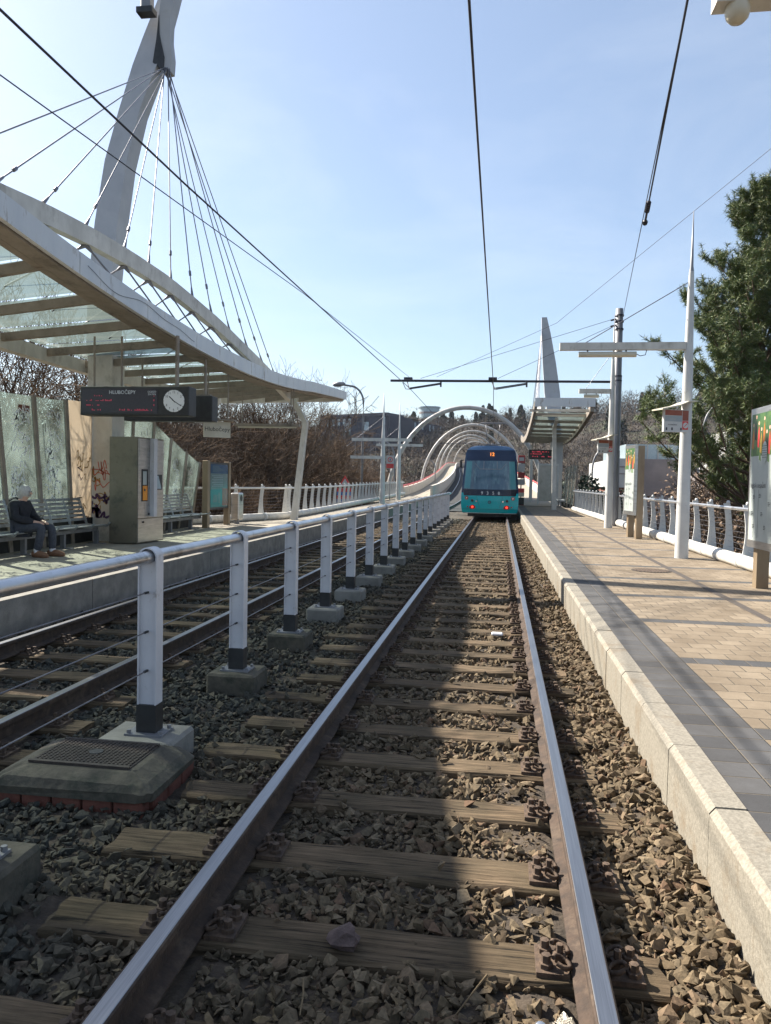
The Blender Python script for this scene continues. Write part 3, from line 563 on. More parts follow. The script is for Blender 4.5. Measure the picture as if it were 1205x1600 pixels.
wall([(9.8, 9.3, 2.86), (10.75, 10.32, 2.88), (11.68, 11.3, 2.9), (12.62, 12.3, 2.92), (13.55, 13.3, 2.95)], None)
MB().box(-8.06, -7.99, 9.3, 14.28, .25, .72).box(-8.06, -7.99, 14.82, 19.3, .25, .72).build('plinth', M['rubber'], t)
p = MB().prism([(13.62, .3), (14.28, .3), (14.28, 2.98), (13.36, 2.95)], (-8.02, 0, 0), (0, 1, 0), (0, 0, 1), (.012, 0, 0)).build('wall_panel', M['creampanel'], t); p['label'] = 'opaque cream panel covered in graffiti'
gm = MB(); scribble(gm, (-7.985, 13.66, .5), (0, 1, 0), (0, 0, 1), .6, 1.9, 9, .02, 0); scribble(gm, (-7.984, 13.66, .6), (0, 1, 0), (0, 0, 1), .6, 1.2, 5, .02, 1); gm.build('graffiti', [M['tag3'], M['tag2']], p)
wall([(14.9, 14.95, 2.98), (15.8, 15.98, 2.95), (16.7, 17.0, 2.82), (17.55, 17.95, 2.5), (18.4, 18.9, 2.2), (19.2, 19.8, 1.95)], None)
MB().box(-8.03, -7.99, 11.9, 12.2, 2.62, 2.72).build('wall_plate', M['brick'], t)
# hanging boards
t = thing('departure_board', (-6.1, 12.3, 2.58), 'long dark departure board with a round clock hanging below the shelter roof', 'display board')
MB().cbox(-7.12, -5.17, 12.3, 12.62, 2.58, 3.07, .012).build('housing', M['black'], t)
m_ = MB().box(-7.08, -5.72, 12.292, 12.3, 2.62, 3.03); f = m_.build('screen', M['screen'], t)
MB().text('HLUBOČEPY', (-6.35, 12.291, 2.965), (1, 0, 0), (0, 0, 1), .085).build('lettering', M['tubesteel'], f); MB().text('ODJEZD\nZA MIN', (-5.82, 12.291, 2.955), (1, 0, 0), (0, 0, 1), .042).build('lettering', M['tubesteel'], f)
m_ = MB(); rr = random.Random(5)
for row, (z, spans) in enumerate([(2.90, ((-7.02, -6.95), (-6.90, -6.72), (-5.79, -5.75))), (2.82, ((-7.0, -6.9), (-6.83, -6.55), (-5.79, -5.75))), (2.74, ((-7.0, -6.86), (-6.8, -6.76), (-5.79, -5.75))), (2.66, ((-6.9, -6.75), (-6.4, -5.82)))]):
    for a, b in spans:
        x = a
        while x < b:
            if rr.random() < .6: m_.box(x, x+.014, 12.287, 12.291, z, z+rr.choice([.012, .02, .03]))
            x += .021
m_.build('led_text', M['dimled'], f)
m_ = MB().disc((-5.43, 12.298, 2.825), (0, -1, 0), .185, .012, 32); f = m_.build('clock_face', M['clockface'], t)
m_ = MB(); c0 = Vector((-5.43, 12.284, 2.825))
for k in range(12):
    a = math.radians(90-30*k); d = Vector((math.cos(a), 0, math.sin(a))); 
    if k != 3 and k != 9: m_.text(str(k or 12), c0+d*.145, (1, 0, 0), (0, 0, 1), .052)
    m_.bar(c0+d*.178, c0+d*.192, .012, .004, 0, (0, 1, 0))
for ang, l, wd in ((math.radians(90-310-3), .11, .014), (math.radians(90-122), .155, .011)):
    d = Vector((math.cos(ang), 0, math.sin(ang))); m_.bar(c0-d*.03, c0+d*l, wd, .004, 0, (0, 1, 0))
m_.build('clock_hands', M['ink'], f)
for x, r_ in ((-6.95, .018), (-6.45, .018), (-5.45, .035)): MB().tube([(x, 12.46, 3.05), (x, 12.46, zf(12.5)+.02)], r_, 10).build('hanger', M['beam'], t)
t = thing('display_box', (-6.3, 14, 2.62), 'plain black display box hanging behind the departure board', 'display board')
MB().cbox(-7.2, -5.42, 14, 14.3, 2.62, 3.1, .012).build('housing', M['black'], t)
MB().tube([(-5.62, 14.15, 3.08), (-5.62, 14.15, zf(14.2)+.05)], .03, 8).box(-5.8, -5.5, 14.1, 14.2, 3.1, 3.14).build('hanger', M['beam'], t); MB().tube([(-6.9, 14.15, 3.08), (-6.9, 14.15, zf(14.2))], .02, 8).build('hanger', M['beam'], t)
t = thing('stop_name_sign', (-5.9, 15.4, 2.36), 'cream stop name sign with a small rain hood under the shelter', 'sign')
a_ = Vector((.47, .30, 0)).normalized(); p0 = Vector((-6.14, 15.4, 2.4)); up_ = Vector((0, 0, 1))
MB().prism([(0, 0), (.56, 0), (.56, .33), (0, .33)], p0, a_, up_, (-.02, .03, 0)).build('panel', M['creamlamp'], t)
MB().text('Hlubočepy', p0+a_*.28+up_*.17, a_, up_, .125, sx=.95).build('lettering', M['ink'], t)
nrm = a_.cross(up_); m_ = MB().prism([(-.05, .36), (.66, .36), (.66, .38), (-.05, .38)], p0+nrm*.14, a_, up_, nrm*-.3); m_.tube([p0+a_*.5+up_*.37, p0+a_*.5+up_*1.35], .016, 6).tube([p0+a_*.08+up_*.37, p0+a_*.08+up_*1.35], .016, 6); m_.build('rain_hood', M['beam'], t)
t = thing('hanging_lamp', (-6.2, 20, 2.93), 'slim strip lamp hung on thin rods across the end of the shelter', 'lamp')
MB().bar((-7.07, 20, 2.98), (-5.3, 20, 2.98), .14, .07).build('lamp_body', M['beam'], t); MB().bar((-7.0, 20, 2.925), (-5.4, 20, 2.925), .09, .035).build('lamp_tube', M['creamlamp'], t)
m_ = MB()
for x in (-6.9, -5.55, -5.48): m_.tube([(x, 20, 3.0), (x, 20, 4.0)], .014, 6)
m_.build('rod', M['beam'], t)
# benches
def bench(y0, y1, x, label, n):
    t = thing('bench', (x, (y0+y1)/2, .25), label, 'bench'); st = (y1-y0)/n
    MB().box(x-.06, x+.02, y0, y1, .50, .56).build('rail', M['galv'], t)
    for k in range(n):
        a, b = y0+k*st+.03, y0+(k+1)*st-.03; m_ = MB()
        for j in range(6): m_.cbox(x-.2+j*.075, x-.2+j*.075+.055, a, b, .60+.006*abs(j-2.5), .618+.006*abs(j-2.5), .004)
        m_.build('seat', M['benchmetal'], t); m_ = MB()
        for j in range(6): m_.bar((x-.235-.028*j, a, .72+.075*j), (x-.235-.028*j, b, .72+.075*j), .015, .05)
        m_.build('backrest', M['benchmetal'], t)
    for k in range(n+1):
        yy = y0+k*st; MB().sweep([(x+.26, yy, .66), (x+.2, yy, .59), (x-.2, yy, .58), (x-.24, yy, .7), (x-.39, yy, 1.13)], [(-.02, -.015), (.02, -.015), (.02, .015), (-.02, .015)]).build('side_frame', M['benchmetal'], t)
    for k in range(0, n+1, 2): MB().box(x-.06, x+.02, y0+k*st-.03, y0+k*st+.03, .25, .5).box(x-.16, x+.16, y0+k*st-.05, y0+k*st+.05, .25, .262).build('leg', M['galv'], t)
    return t
bench(9.2, 13.75, -7.6, 'row of slatted metal seats with the grey haired person on it', 8)
bench(15.9, 18.9, -7.6, 'row of slatted metal seats behind the ticket machine', 5)
# ticket machine
t = thing('ticket_machine', (-6.9, 14.25, .25), 'tall dull steel ticket machine beside the graffiti covered column', 'ticket machine')
MB().prism([(-7.38, 13.8), (-6.82, 13.8), (-6.74, 14.78), (-7.38, 14.78)], (0, 0, .27), (1, 0, 0), (0, 1, 0), (0, 0, 2.03)).build('cabinet', mat('dull_steel', (.17,.15,.112), (.23,.205,.16), .42, .6, 1.6, c3=(.08,.085,.07), s3=2.2, bump=.04), t)
a_ = Vector((.08, .98, 0)).normalized(); u_ = Vector((0, 0, 1)); o_ = Vector((-6.82, 13.8, .27)); n_ = a_.cross(u_)
def side(mb, y0, y1, z0, z1, d, m=0, base=0): return mb.prism([(y0, z0), (y1, z0), (y1, z1), (y0, z1)], o_+n_*(base+.001), a_, u_, n_*d, m)
m_ = side(MB(), .02, .96, .48, 2.0, .012); side(m_, .02, .96, .02, .46, .012); m_.build('door', M['steel'], t)
m_ = MB()
for k in range(9): side(m_, .06, .38, 1.66+k*.035, 1.68+k*.035, .012, 0, .013); side(m_, .62, .92, 1.66+k*.035, 1.68+k*.035, .012, 0, .013)
m_.build('vent', M['steel'], t)
m_ = side(MB(), .14, .36, .8, 1.42, .006, 0, .013); side(m_, .17, .33, .82, 1.1, .006, 1, .02); side(m_, .17, .30, 1.12, 1.38, .006, 2, .02); side(m_, .2, .25, 1.0, 1.04, .006, 0, .027); m_.build('coin_panel', [M['black'], M['orange'], M['paper']], t)
m_ = side(MB(), .64, .9, 1.02, 1.32, .006, 0, .013); m_.prism([(.64, 1.04), (.82, 1.04), (.70, 1.3), (.64, 1.3)], o_+n_*.021, a_, u_, n_*.03, 1); m_.build('screen_hood', [M['black'], M['windowpale']], t)
m_ = side(MB(), .44, .56, .5, 2.02, .09, 0, .013); m_.build('pillar', M['fence'], t)
m_ = MB().tube([o_+a_*.2+u_*.4+n_*.012, o_+a_*.2+u_*.4+n_*.03], .02, 8).tube([o_+a_*.4+u_*.55+n_*.012, o_+a_*.4+u_*.55+n_*.03], .02, 8); m_.build('lock', M['black'], t)
# info poster, bin
t = thing('info_stand', (-7.46, 19.75, .25), 'bronze framed information poster stand with a teal and blue notice', 'notice board')
for y in (18.95, 20.5): MB().cbox(-7.55, -7.4, y-.08, y+.08, .25, 1.99, .01).build('post', M['brownpost'], t)
f = MB().box(-7.49, -7.42, 19.05, 20.42, .72, 1.95).build('frame', M['black'], t)
m_ = MB().quad((-7.418, 19.1, .77), (-7.418, 20.37, .77), (-7.418, 20.37, 1.9), (-7.418, 19.1, 1.9), 0)
m_.quad((-7.416, 19.1, 1.66), (-7.416, 20.37, 1.66), (-7.416, 20.37, 1.9), (-7.416, 19.1, 1.9), 1).quad((-7.416, 19.1, .77), (-7.416, 20.05, .77), (-7.416, 20.05, 1.24), (-7.416, 19.1, 1.24), 2).quad((-7.415, 19.95, .8), (-7.415, 20.37, .8), (-7.415, 20.37, 1.26), (-7.415, 19.95, 1.26), 3)
for k in range(7): m_.box(-7.4155, -7.414, 19.2+.1*(k % 2), 20.0, 1.32+.045*k, 1.335+.045*k, 4)
for a, b, c, d in ((19.3, 19.6, .9, 1.1), (19.65, 19.8, .88, 1.15)): m_.quad((-7.414, a, c), (-7.414, b, c), (-7.414, b, d), (-7.414, a, d), 0)
for k in range(6): m_.box(-7.4155, -7.414, 19.25, 19.25+.8*random.uniform(.5, 1), 1.70+.03*k, 1.71+.03*k, 0)
m_.build('poster', [mat('notice_grey', (.13,.17,.16), (.16,.2,.19), .2), mat('notice_blue', (.03,.06,.12), None, .2), mat('notice_teal', (.06,.2,.19), None, .2), mat('notice_red', (.28,.09,.06), None, .2), mat('notice_ink', (.2,.25,.26), None, .3)], f)
t = thing('litter_bin', (-7.4, 21.1, .25), 'slim grey steel litter bin with a dark oval slot on the far platform', 'litter bin')
MB().cbox(-7.52, -7.27, 20.9, 21.3, .36, 1.13, .03).build('body', M['steel'], t); MB().disc((-7.268, 21.1, .98), (1, 0, 0), .09, .006, 16).build('slot', M['black'], t); MB().box(-7.45, -7.35, 21.03, 21.17, .25, .36).build('foot', M['galv'], t)
# ------------------------------------------------------------------ person on the bench
def skin_mesh(name, V, E, R, m, sub=2):
    me = bpy.data.meshes.new(name); me.from_pydata(V, E, []); ob = bpy.data.objects.new(name, me); COL.objects.link(ob)
    sk = ob.modifiers.new('s', 'SKIN'); sk.use_smooth_shade = True; ob.modifiers.new('d', 'SUBSURF').levels = sub
    for i, r in enumerate(R): me.skin_vertices[0].data[i].radius = (r, r) if not isinstance(r, tuple) else r
    me.skin_vertices[0].data[0].use_root = True
    dg = bpy.context.evaluated_depsgraph_get(); m2 = bpy.data.meshes.new_from_object(ob.evaluated_get(dg)); bpy.data.objects.remove(ob)
    b = MB(); b.add([v.co[:] for v in m2.vertices], [list(p.vertices) for p in m2.polygons], 0, True); bpy.data.meshes.remove(m2); return b
px0, py0 = -7.52, 11.25
t = thing('person', (px0+.2, py0, .25), 'grey haired person in a dark jacket and jeans sitting on the metal seats', 'person')
J = dict(pel=(0, 0, .72), sp=(-.03, 0, .88), ch=(-.02, 0, 1.03), nk=(.03, 0, 1.14), hd=(.07, 0, 1.22), hd2=(.075, 0, 1.30),
         hl=(.05, -.09, .70), kl=(.45, -.12, .73), al=(.36, -.13, .34), fl=(.5, -.15, .285), hr=(.05, .09, .70), kr=(.46, .12, .73), ar=(.47, .12, .34), fr=(.61, .12, .285),
         sl=(-.01, -.17, 1.07), el=(.06, -.23, .86), wl=(.30, -.1, .80), hal=(.36, -.06, .79), sr=(-.01, .17, 1.07), er=(.08, .22, .86), wr=(.31, .1, .80), har=(.37, .05, .79))
def chain(names, edges, rad, name):
    V_ = [(px0+J[k][0], py0+J[k][1], J[k][2]) for k in names]; ix = {k: i for i, k in enumerate(names)}
    return skin_mesh(name, V_, [(ix[a], ix[b]) for a, b in edges], [rad[k] for k in names], None)
nm = ['pel', 'sp', 'ch', 'nk', 'hd', 'hd2', 'hl', 'kl', 'al', 'fl', 'hr', 'kr', 'ar', 'fr', 'sl', 'el', 'wl', 'hal', 'sr', 'er', 'wr', 'har']
ed = [('pel', 'sp'), ('sp', 'ch'), ('ch', 'nk'), ('nk', 'hd'), ('hd', 'hd2'), ('pel', 'hl'), ('hl', 'kl'), ('kl', 'al'), ('al', 'fl'), ('pel', 'hr'), ('hr', 'kr'), ('kr', 'ar'), ('ar', 'fr'), ('ch', 'sl'), ('sl', 'el'), ('el', 'wl'), ('wl', 'hal'), ('ch', 'sr'), ('sr', 'er'), ('er', 'wr'), ('wr', 'har')]
rad = dict(pel=.12, sp=.12, ch=.12, nk=.05, hd=.085, hd2=.08, hl=.075, kl=.055, al=.036, fl=.03, hr=.075, kr=.055, ar=.036, fr=.03, sl=.055, el=.042, wl=.03, hal=.032, sr=.055, er=.042, wr=.03, har=.032)
for s, w_, hh in ((-1, 'wl', 'hal'), (1, 'wr', 'har')):      # fingers and thumb
    for i in range(4):
        k1, k2 = f'{hh}f{i}', f'{hh}g{i}'; b0 = J[hh]; J[k1] = (b0[0]+.045, b0[1]+(-.03+.02*i), b0[2]-.006); J[k2] = (b0[0]+.075-.006*abs(i-1.5), b0[1]+(-.034+.021*i), b0[2]-.03)
        nm += [k1, k2]; ed += [(hh, k1), (k1, k2)]; rad[k1] = .009; rad[k2] = .007
    k1 = f'{hh}t'; J[k1] = (J[w_][0]+.07, J[w_][1]-s*.05, J[w_][2]+.0); nm.append(k1); ed.append((hh, k1)); rad[k1] = .01
b = chain(nm, ed, rad, 'body'); hc = Vector((px0+.085, py0, 1.255))
body = b.build('body', M['skin'], t)
def blob(c, r, n=10):
    bm = bmesh.new(); bmesh.ops.create_icosphere(bm, subdivisions=2, radius=1)
    for v in bm.verts: v.co = Vector((c[0]+v.co.x*r[0], c[1]+v.co.y*r[1], c[2]+v.co.z*r[2]))
    return MB().bm(bm, 0, True)
m_ = blob((hc.x+.095, hc.y, hc.z-.005), (.022, .014, .022)); m_.build('nose', M['skin'], body)
m_ = MB()
for s in (-1, 1): m_.add(*(lambda q: (q.v, q.f))(blob((hc.x+.083, hc.y+s*.032, hc.z+.018), (.008, .012, .008))))
m_.build('eyes', M['ink'], body); MB().box(hc.x+.082, hc.x+.09, hc.y-.025, hc.y+.025, hc.z-.05, hc.z-.044).build('mouth', M['dred'], body)
hm = blob((hc.x-.022, hc.y, hc.z+.018), (.105, .098, .112)); hm2 = blob((hc.x-.055, hc.y, hc.z-.045), (.07, .09, .09)); hm.add(hm2.v, hm2.f, 0, True); hm.v = [(a+random.uniform(-.008, .008), b+random.uniform(-.008, .008), c+random.uniform(-.008, .006)) for a, b, c in hm.v]; hm.build('hair', M['hair'], t)
jn = ['pel', 'sp', 'ch', 'nk', 'sl', 'el', 'wl', 'sr', 'er', 'wr']; je = [e for e in ed if e[0] in jn and e[1] in jn]; jr = {k: rad[k]+.03 for k in jn}; jr['pel'] = .155; jr['sp'] = .155; jr['ch'] = .155
chain(jn, je, jr, 'jacket').build('jacket', M['jacket'], t)
hd_ = blob((px0-.10, py0, 1.13), (.085, .12, .06)); hd_.build('hood', M['jacket'], t)
tn = ['pel', 'hl', 'kl', 'al', 'hr', 'kr', 'ar']; te = [e for e in ed if e[0] in tn and e[1] in tn]; tr_ = {k: rad[k]+.022 for k in tn}; tr_['pel'] = .14; tr_['al'] = tr_['ar'] = .062
chain(tn, te, tr_, 'trousers').build('trousers', M['jeans'], t)
for k, s in (('l', -1), ('r', 1)):
    a = Vector((px0+J['a'+k][0], py0+J['a'+k][1], .25)); fdir = (Vector(J['f'+k])-Vector(J['a'+k])); fdir.z = 0; fdir.normalize(); sd = Vector((-fdir.y, fdir.x, 0))
    m_ = MB().sweep([a-fdir*.07+up_*.05, a-fdir*.03+up_*.06, a+fdir*.06+up_*.055, a+fdir*.16+up_*.038, a+fdir*.21+up_*.03], [(-.045, -.05), (.045, -.05), (.045, .02), (.025, .05), (-.025, .05), (-.045, .02)], 0, True, scale=[.8, 1, 1, .8, .5]); m_.build('shoe', M['shoe'], t)
    MB().tube([a+up_*.07, a+up_*.14], .047, 10).build('sock', M['sock'], t)
# ------------------------------------------------------------------ post fence between the tracks
t = thing('median_fence', (-2.1, 4.4, -.12), 'white post fence with steel handrail between the two tracks', 'fence')
FY = [2.78+1.62*k for k in range(19)]
MB().tube([(-2.1, y, 1.075) for y in np.linspace(-1, 33.2, 40)], .040, 16).build('handrail', M['tubesteel'], t)
for k, y in enumerate(FY):
    big = y < 18
    m_ = MB().box(-2.157, -2.043, y+.004, y+.052, .02, 1.05)       # channel web facing the stop
    m_.box(-2.160, -2.151, y-.012, y+.085, .02, 1.08).box(-2.049, -2.040, y-.012, y+.085, .02, 1.08)
    arc = [(-2.1+.073*math.cos(a), y+.036, 1.08+.073*math.sin(a)) for a in np.linspace(0, math.pi, 12)]
    m_.sweep(arc, [(-.048, -.005), (.048, -.005), (.048, .005), (-.048, .005)], 0, False, (0, 1, 0)) if 0 else m_.prism([(.060*math.cos(a), .060*math.sin(a)) for a in np.linspace(0, math.pi, 14)]+[(.051*math.cos(a), .051*math.sin(a)) for a in np.linspace(math.pi, 0, 14)], (-2.1, y-.012, 1.075), (1, 0, 0), (0, 0, 1), (0, .097, 0))
    p = m_.build('post', M['fence'], t)
    m_ = MB().box(-2.163, -2.037, y-.016, y+.088, .0, .17); m_.build('foot_sleeve', M['black'], p)
    m_ = MB().box(-2.22, -1.98, y-.06, y+.12, -.012, .0)
    for a in (-2.2, -2.0):
        for q in (y-.035, y+.1): m_.lathe([(.014, 0), (.014, .02), (0, .02)], (a, q, 0), 6, 0, False)
    m_.build('foot_plate', M['galv'], p)
    if k != 1: MB().cbox(-2.3, -1.9, y-.16, y+.22, -.34, -.012, .018).build('concrete_block', M['mossconc'] if k < 4 else M['conc'], p)
    else: MB().cbox(-2.36, -1.88, y-.16, y+.22, -.34, -.012, .02).build('concrete_block', M['conc'], p)
for z in (.38, .62, .86):
    MB().tube([(-2.1, y, z+(.0)) for y in np.linspace(-1, 33, 20)], .0045, 5).build('tension_wire', M['cable'], t)
    for y in FY[:9]: pass
m_ = MB()
for y in FY:
    for z in (.38, .62, .86): m_.bar((-2.1, y-.045, z-.0), (-2.1, y+.006, z), .012, .012)
m_.build('wire_clamp', M['black'], t)
# ------------------------------------------------------------------ inspection cover on brick base
t = thing('inspection_chamber', (-2.2, 3.98, -.24), 'mossy concrete inspection chamber with rusty grid cover on red brick sides', 'manhole')
m_ = MB(); x0, x1, y0, y1 = -2.66, -1.74, 3.66, 4.30
n_ = 24
def rr_(x0, x1, y0, y1, r, z, jit=0):
    pts = []
    for cx_, cy_, a0 in ((x1-r, y0+r, -90), (x1-r, y1-r, 0), (x0+r, y1-r, 90), (x0+r, y0+r, 180)):
        for k in range(6): a = math.radians(a0+18*k); pts.append((cx_+r*math.cos(a)+random.uniform(-jit, jit), cy_+r*math.sin(a)+random.uniform(-jit, jit), z+random.uniform(-jit, jit)))
    return pts
R_ = [rr_(x0, x1, y0, y1, .07, -.115, .006), rr_(x0-.005, x1+.005, y0-.005, y1+.005, .08, -.07, .008), rr_(x0+.04, x1-.04, y0+.03, y1-.03, .08, -.035, .008), rr_(x0+.13, x1-.13, y0+.1, y1-.1, .05, .0, .004), rr_(x0+.15, x1-.15, y0+.12, y1-.12, .01, .004, 0)]
k_ = len(R_[0]); m_.add(sum(R_, []), [(i*k_+j, i*k_+(j+1) % k_, (i+1)*k_+(j+1) % k_, (i+1)*k_+j) for i in range(4) for j in range(k_)]+[tuple(range(4*k_, 5*k_))], 0, False)
m_.build('collar', M['mossconc'], t)
m_ = MB()
for k in range(5):
    a = x0+.03+k*(x1-x0-.06)/5; m_.cbox(a+.006, a+(x1-x0-.06)/5-.006, y0+.012, y0+.1, -.25, -.117, .006)
for k in range(3):
    a = y0+.1+k*.18; m_.cbox(x1-.1, x1-.012, a+.006, a+.174, -.25, -.113, .006)
m_.build('brick_base', M['brick'], t)
m_ = MB(); gx0, gx1, gy0, gy1 = x0+.17, x1-.17, y0+.14, y1-.14
m_.box(gx0, gx1, gy0, gy1, .0, .010)
for k in range(23): a = gx0+.02+k*(gx1-gx0-.04)/22; m_.box(a-.004, a+.004, gy0+.01, gy1-.01, .010, .017)
for k in range(15): a = gy0+.02+k*(gy1-gy0-.04)/14; m_.box(gx0+.01, gx1-.01, a-.004, a+.004, .010, .0165)
m_.bar((gx0, gy0, .012), (gx1, gy0, .012), .02, .014).bar((gx0, gy1, .012), (gx1, gy1, .012), .02, .014)
f = m_.build('grid_cover', M['iron'], t); MB().disc(((gx0+gx1)/2, (gy0+gy1)/2, .012), (0, 0, 1), .04, .008, 12).build('lift_hole', M['black'], f)
# ------------------------------------------------------------------ sunlit platform: lamp masts, signs, boards, railing
def lamp_mast(x, y, label, ax=1.08, zb=.2, H=6.72, armz=4.21, side=-1, lamp=True):
    t = thing('lamp_mast', (x, y, zb), label, 'lamp post', None)
    MB().lathe([(.125, 0), (.122, .8), (.105, 2.2), (.085, 3.6), (.062, 4.9), (.045, 5.4)], (x, y, zb), 20).build('pole', M['white'], t)
    MB().lathe([(.045, 5.4), (.03, 5.5), (.006, H-zb), (0, H-zb)], (x, y, zb), 12).build('spike', M['galv'], t)
    MB().bar((x+side*.06, y, armz), (ax, y, armz), .12, .14).build('arm', M['dirtywhite'], t)
    d = ax-x
    if not lamp: return t
    MB().tube([(x+d*.40, y, armz-.15), (x+d*.85, y, armz-.15)], .055, 12).build('lamp_tube', M['creamlamp'], t)
    m_ = MB()
    for k in (.48, .78): m_.box(x+d*k-.012, x+d*k+.012, y-.02, y+.02, armz-.12, armz-.06)
    m_.tube([(x+d*.40, y, armz-.14), (x+d*.37, y, armz-.18), (x+d*.33, y, armz-.16), (x+d*.32, y, armz-.06)], .008, 6); m_.build('lamp_bracket', M['wire'], t)
    MB().tube([(x+side*.03, y, armz+1.2), (x+d*.8, y, armz+.07)], .009, 6).build('tie_rod', M['cable'], t)
    return t
lamp_mast(3.46, 15.3, 'white lamp mast with a spiked tip and sideways arm in front of the pine tree')
lamp_mast(3.42, 25.05, 'white lamp mast standing next to the dark overhead line pole', armz=4.5, ax=2.4, H=6.9)
t = lamp_mast(3.4, 4.4, 'lamp mast arm with a small dome camera poking in at the upper right corner', ax=1.06, armz=4.18, lamp=False)
MB().lathe([(.065, .02), (.064, -.03), (.056, -.06), (.034, -.083), (0, -.092)], (1.18, 4.4, 4.11), 16).build('dome_camera', M['creamlamp'], t)
def stop_sign(x, y, z0, w, h, label, txt):
    t = thing('stop_sign', (x, y, z0), label, 'sign'); a_ = Vector((.93, .36, 0)).normalized(); u_ = Vector((0, 0, 1)); o_ = Vector((x, y, z0)); n_ = a_.cross(u_)
    p = MB().prism([(0, 0), (w, 0), (w, h), (0, h)], o_, a_, u_, n_*-.06).build('panel', M['white'], t)
    m_ = MB()
    def q(x0, x1, y0, y1, m, e=.002): m_.prism([(x0, y0), (x1, y0), (x1, y1), (x0, y1)], o_+n_*e, a_, u_, n_*.001, m)
    q(.02, w*.72, h*.74, h*.97, 0); q(.02, w*.72, h*.47, h*.72, 1); q(w*.74, w-.01, h*.52, h*.97, 0); q(w*.74, w-.01, h*.12, h*.5, 2); m_.build('colour_field', [M['orange'] if 0 else mat('sign_red', (.24,.06,.03), (.29,.08,.045), .5), mat('sign_grey', (.3,.34,.36), None, .5), M['red']], p)
    m_ = MB(); m_.text(txt, o_+a_*w*.36+u_*h*.59+n_*.003, a_, u_, h*.13, 0); m_.text('na zastávce', o_+a_*w*.34+u_*h*.33+n_*.001, a_, u_, h*.1, 1); 
    m_.disc(o_+a_*w*.87+u_*h*.31+n_*.003, n_, h*.13, .002, 20, 2); m_.bar(o_+a_*w*.82+u_*h*.24+n_*.006, o_+a_*w*.92+u_*h*.38+n_*.006, .012, .002, 3, n_)
    for k in (.08, .3, .66): m_.prism([(w*k, h*.08), (w*k+.03, h*.08), (w*k+.03, h*.2), (w*k, h*.2)], o_+n_*.003, a_, u_, n_*.001, 1)
    m_.build('lettering', [M['blwhite'], M['ink'], M['white'], M['red']], p)
    c = o_+u_*(h+.03); m_ = MB(); w1 = w+.05; pr = [(-.16, -.05), (.1, .03), (.3, .09), (.3, .11), (.1, .055), (-.16, -.03)]
    lo = [c-a_*.10+n_*(.22-0*p_)+u_*0 for p_ in (0,)]
    m_.prism([(-.16, -.06), (w*.4, .02), (w*.75, .10), (w1, .115), (w1, .135), (w*.75, .12), (w*.4, .045), (-.16, -.035)], c+n_*.2, a_, u_, n_*-.36); m_.build('rain_hood', M['creamlamp'], t)
    return t
stop_sign(3.0, 15.02, 2.58, .52, .42, 'white and red stop sign under a little hood on the mast by the pine', 'zákaz')
stop_sign(3.0, 24.75, 2.55, .5, .42, 'white stop sign under a little hood on the mast by the dark pole', 'zákaz')
def ad_board(y, x, label, w=1.25, z0=.2):
    t = thing('ad_board', (x, y, z0), label, 'poster board'); a_ = Vector((.34, -.94, 0)) if 0 else Vector((.16, .987, 0)); a_ = a_.normalized()
    n_ = Vector((-a_.y, a_.x, 0)); u_ = Vector((0, 0, 1)); o_ = Vector((x, y, z0))
    return t, a_, n_, u_, o_
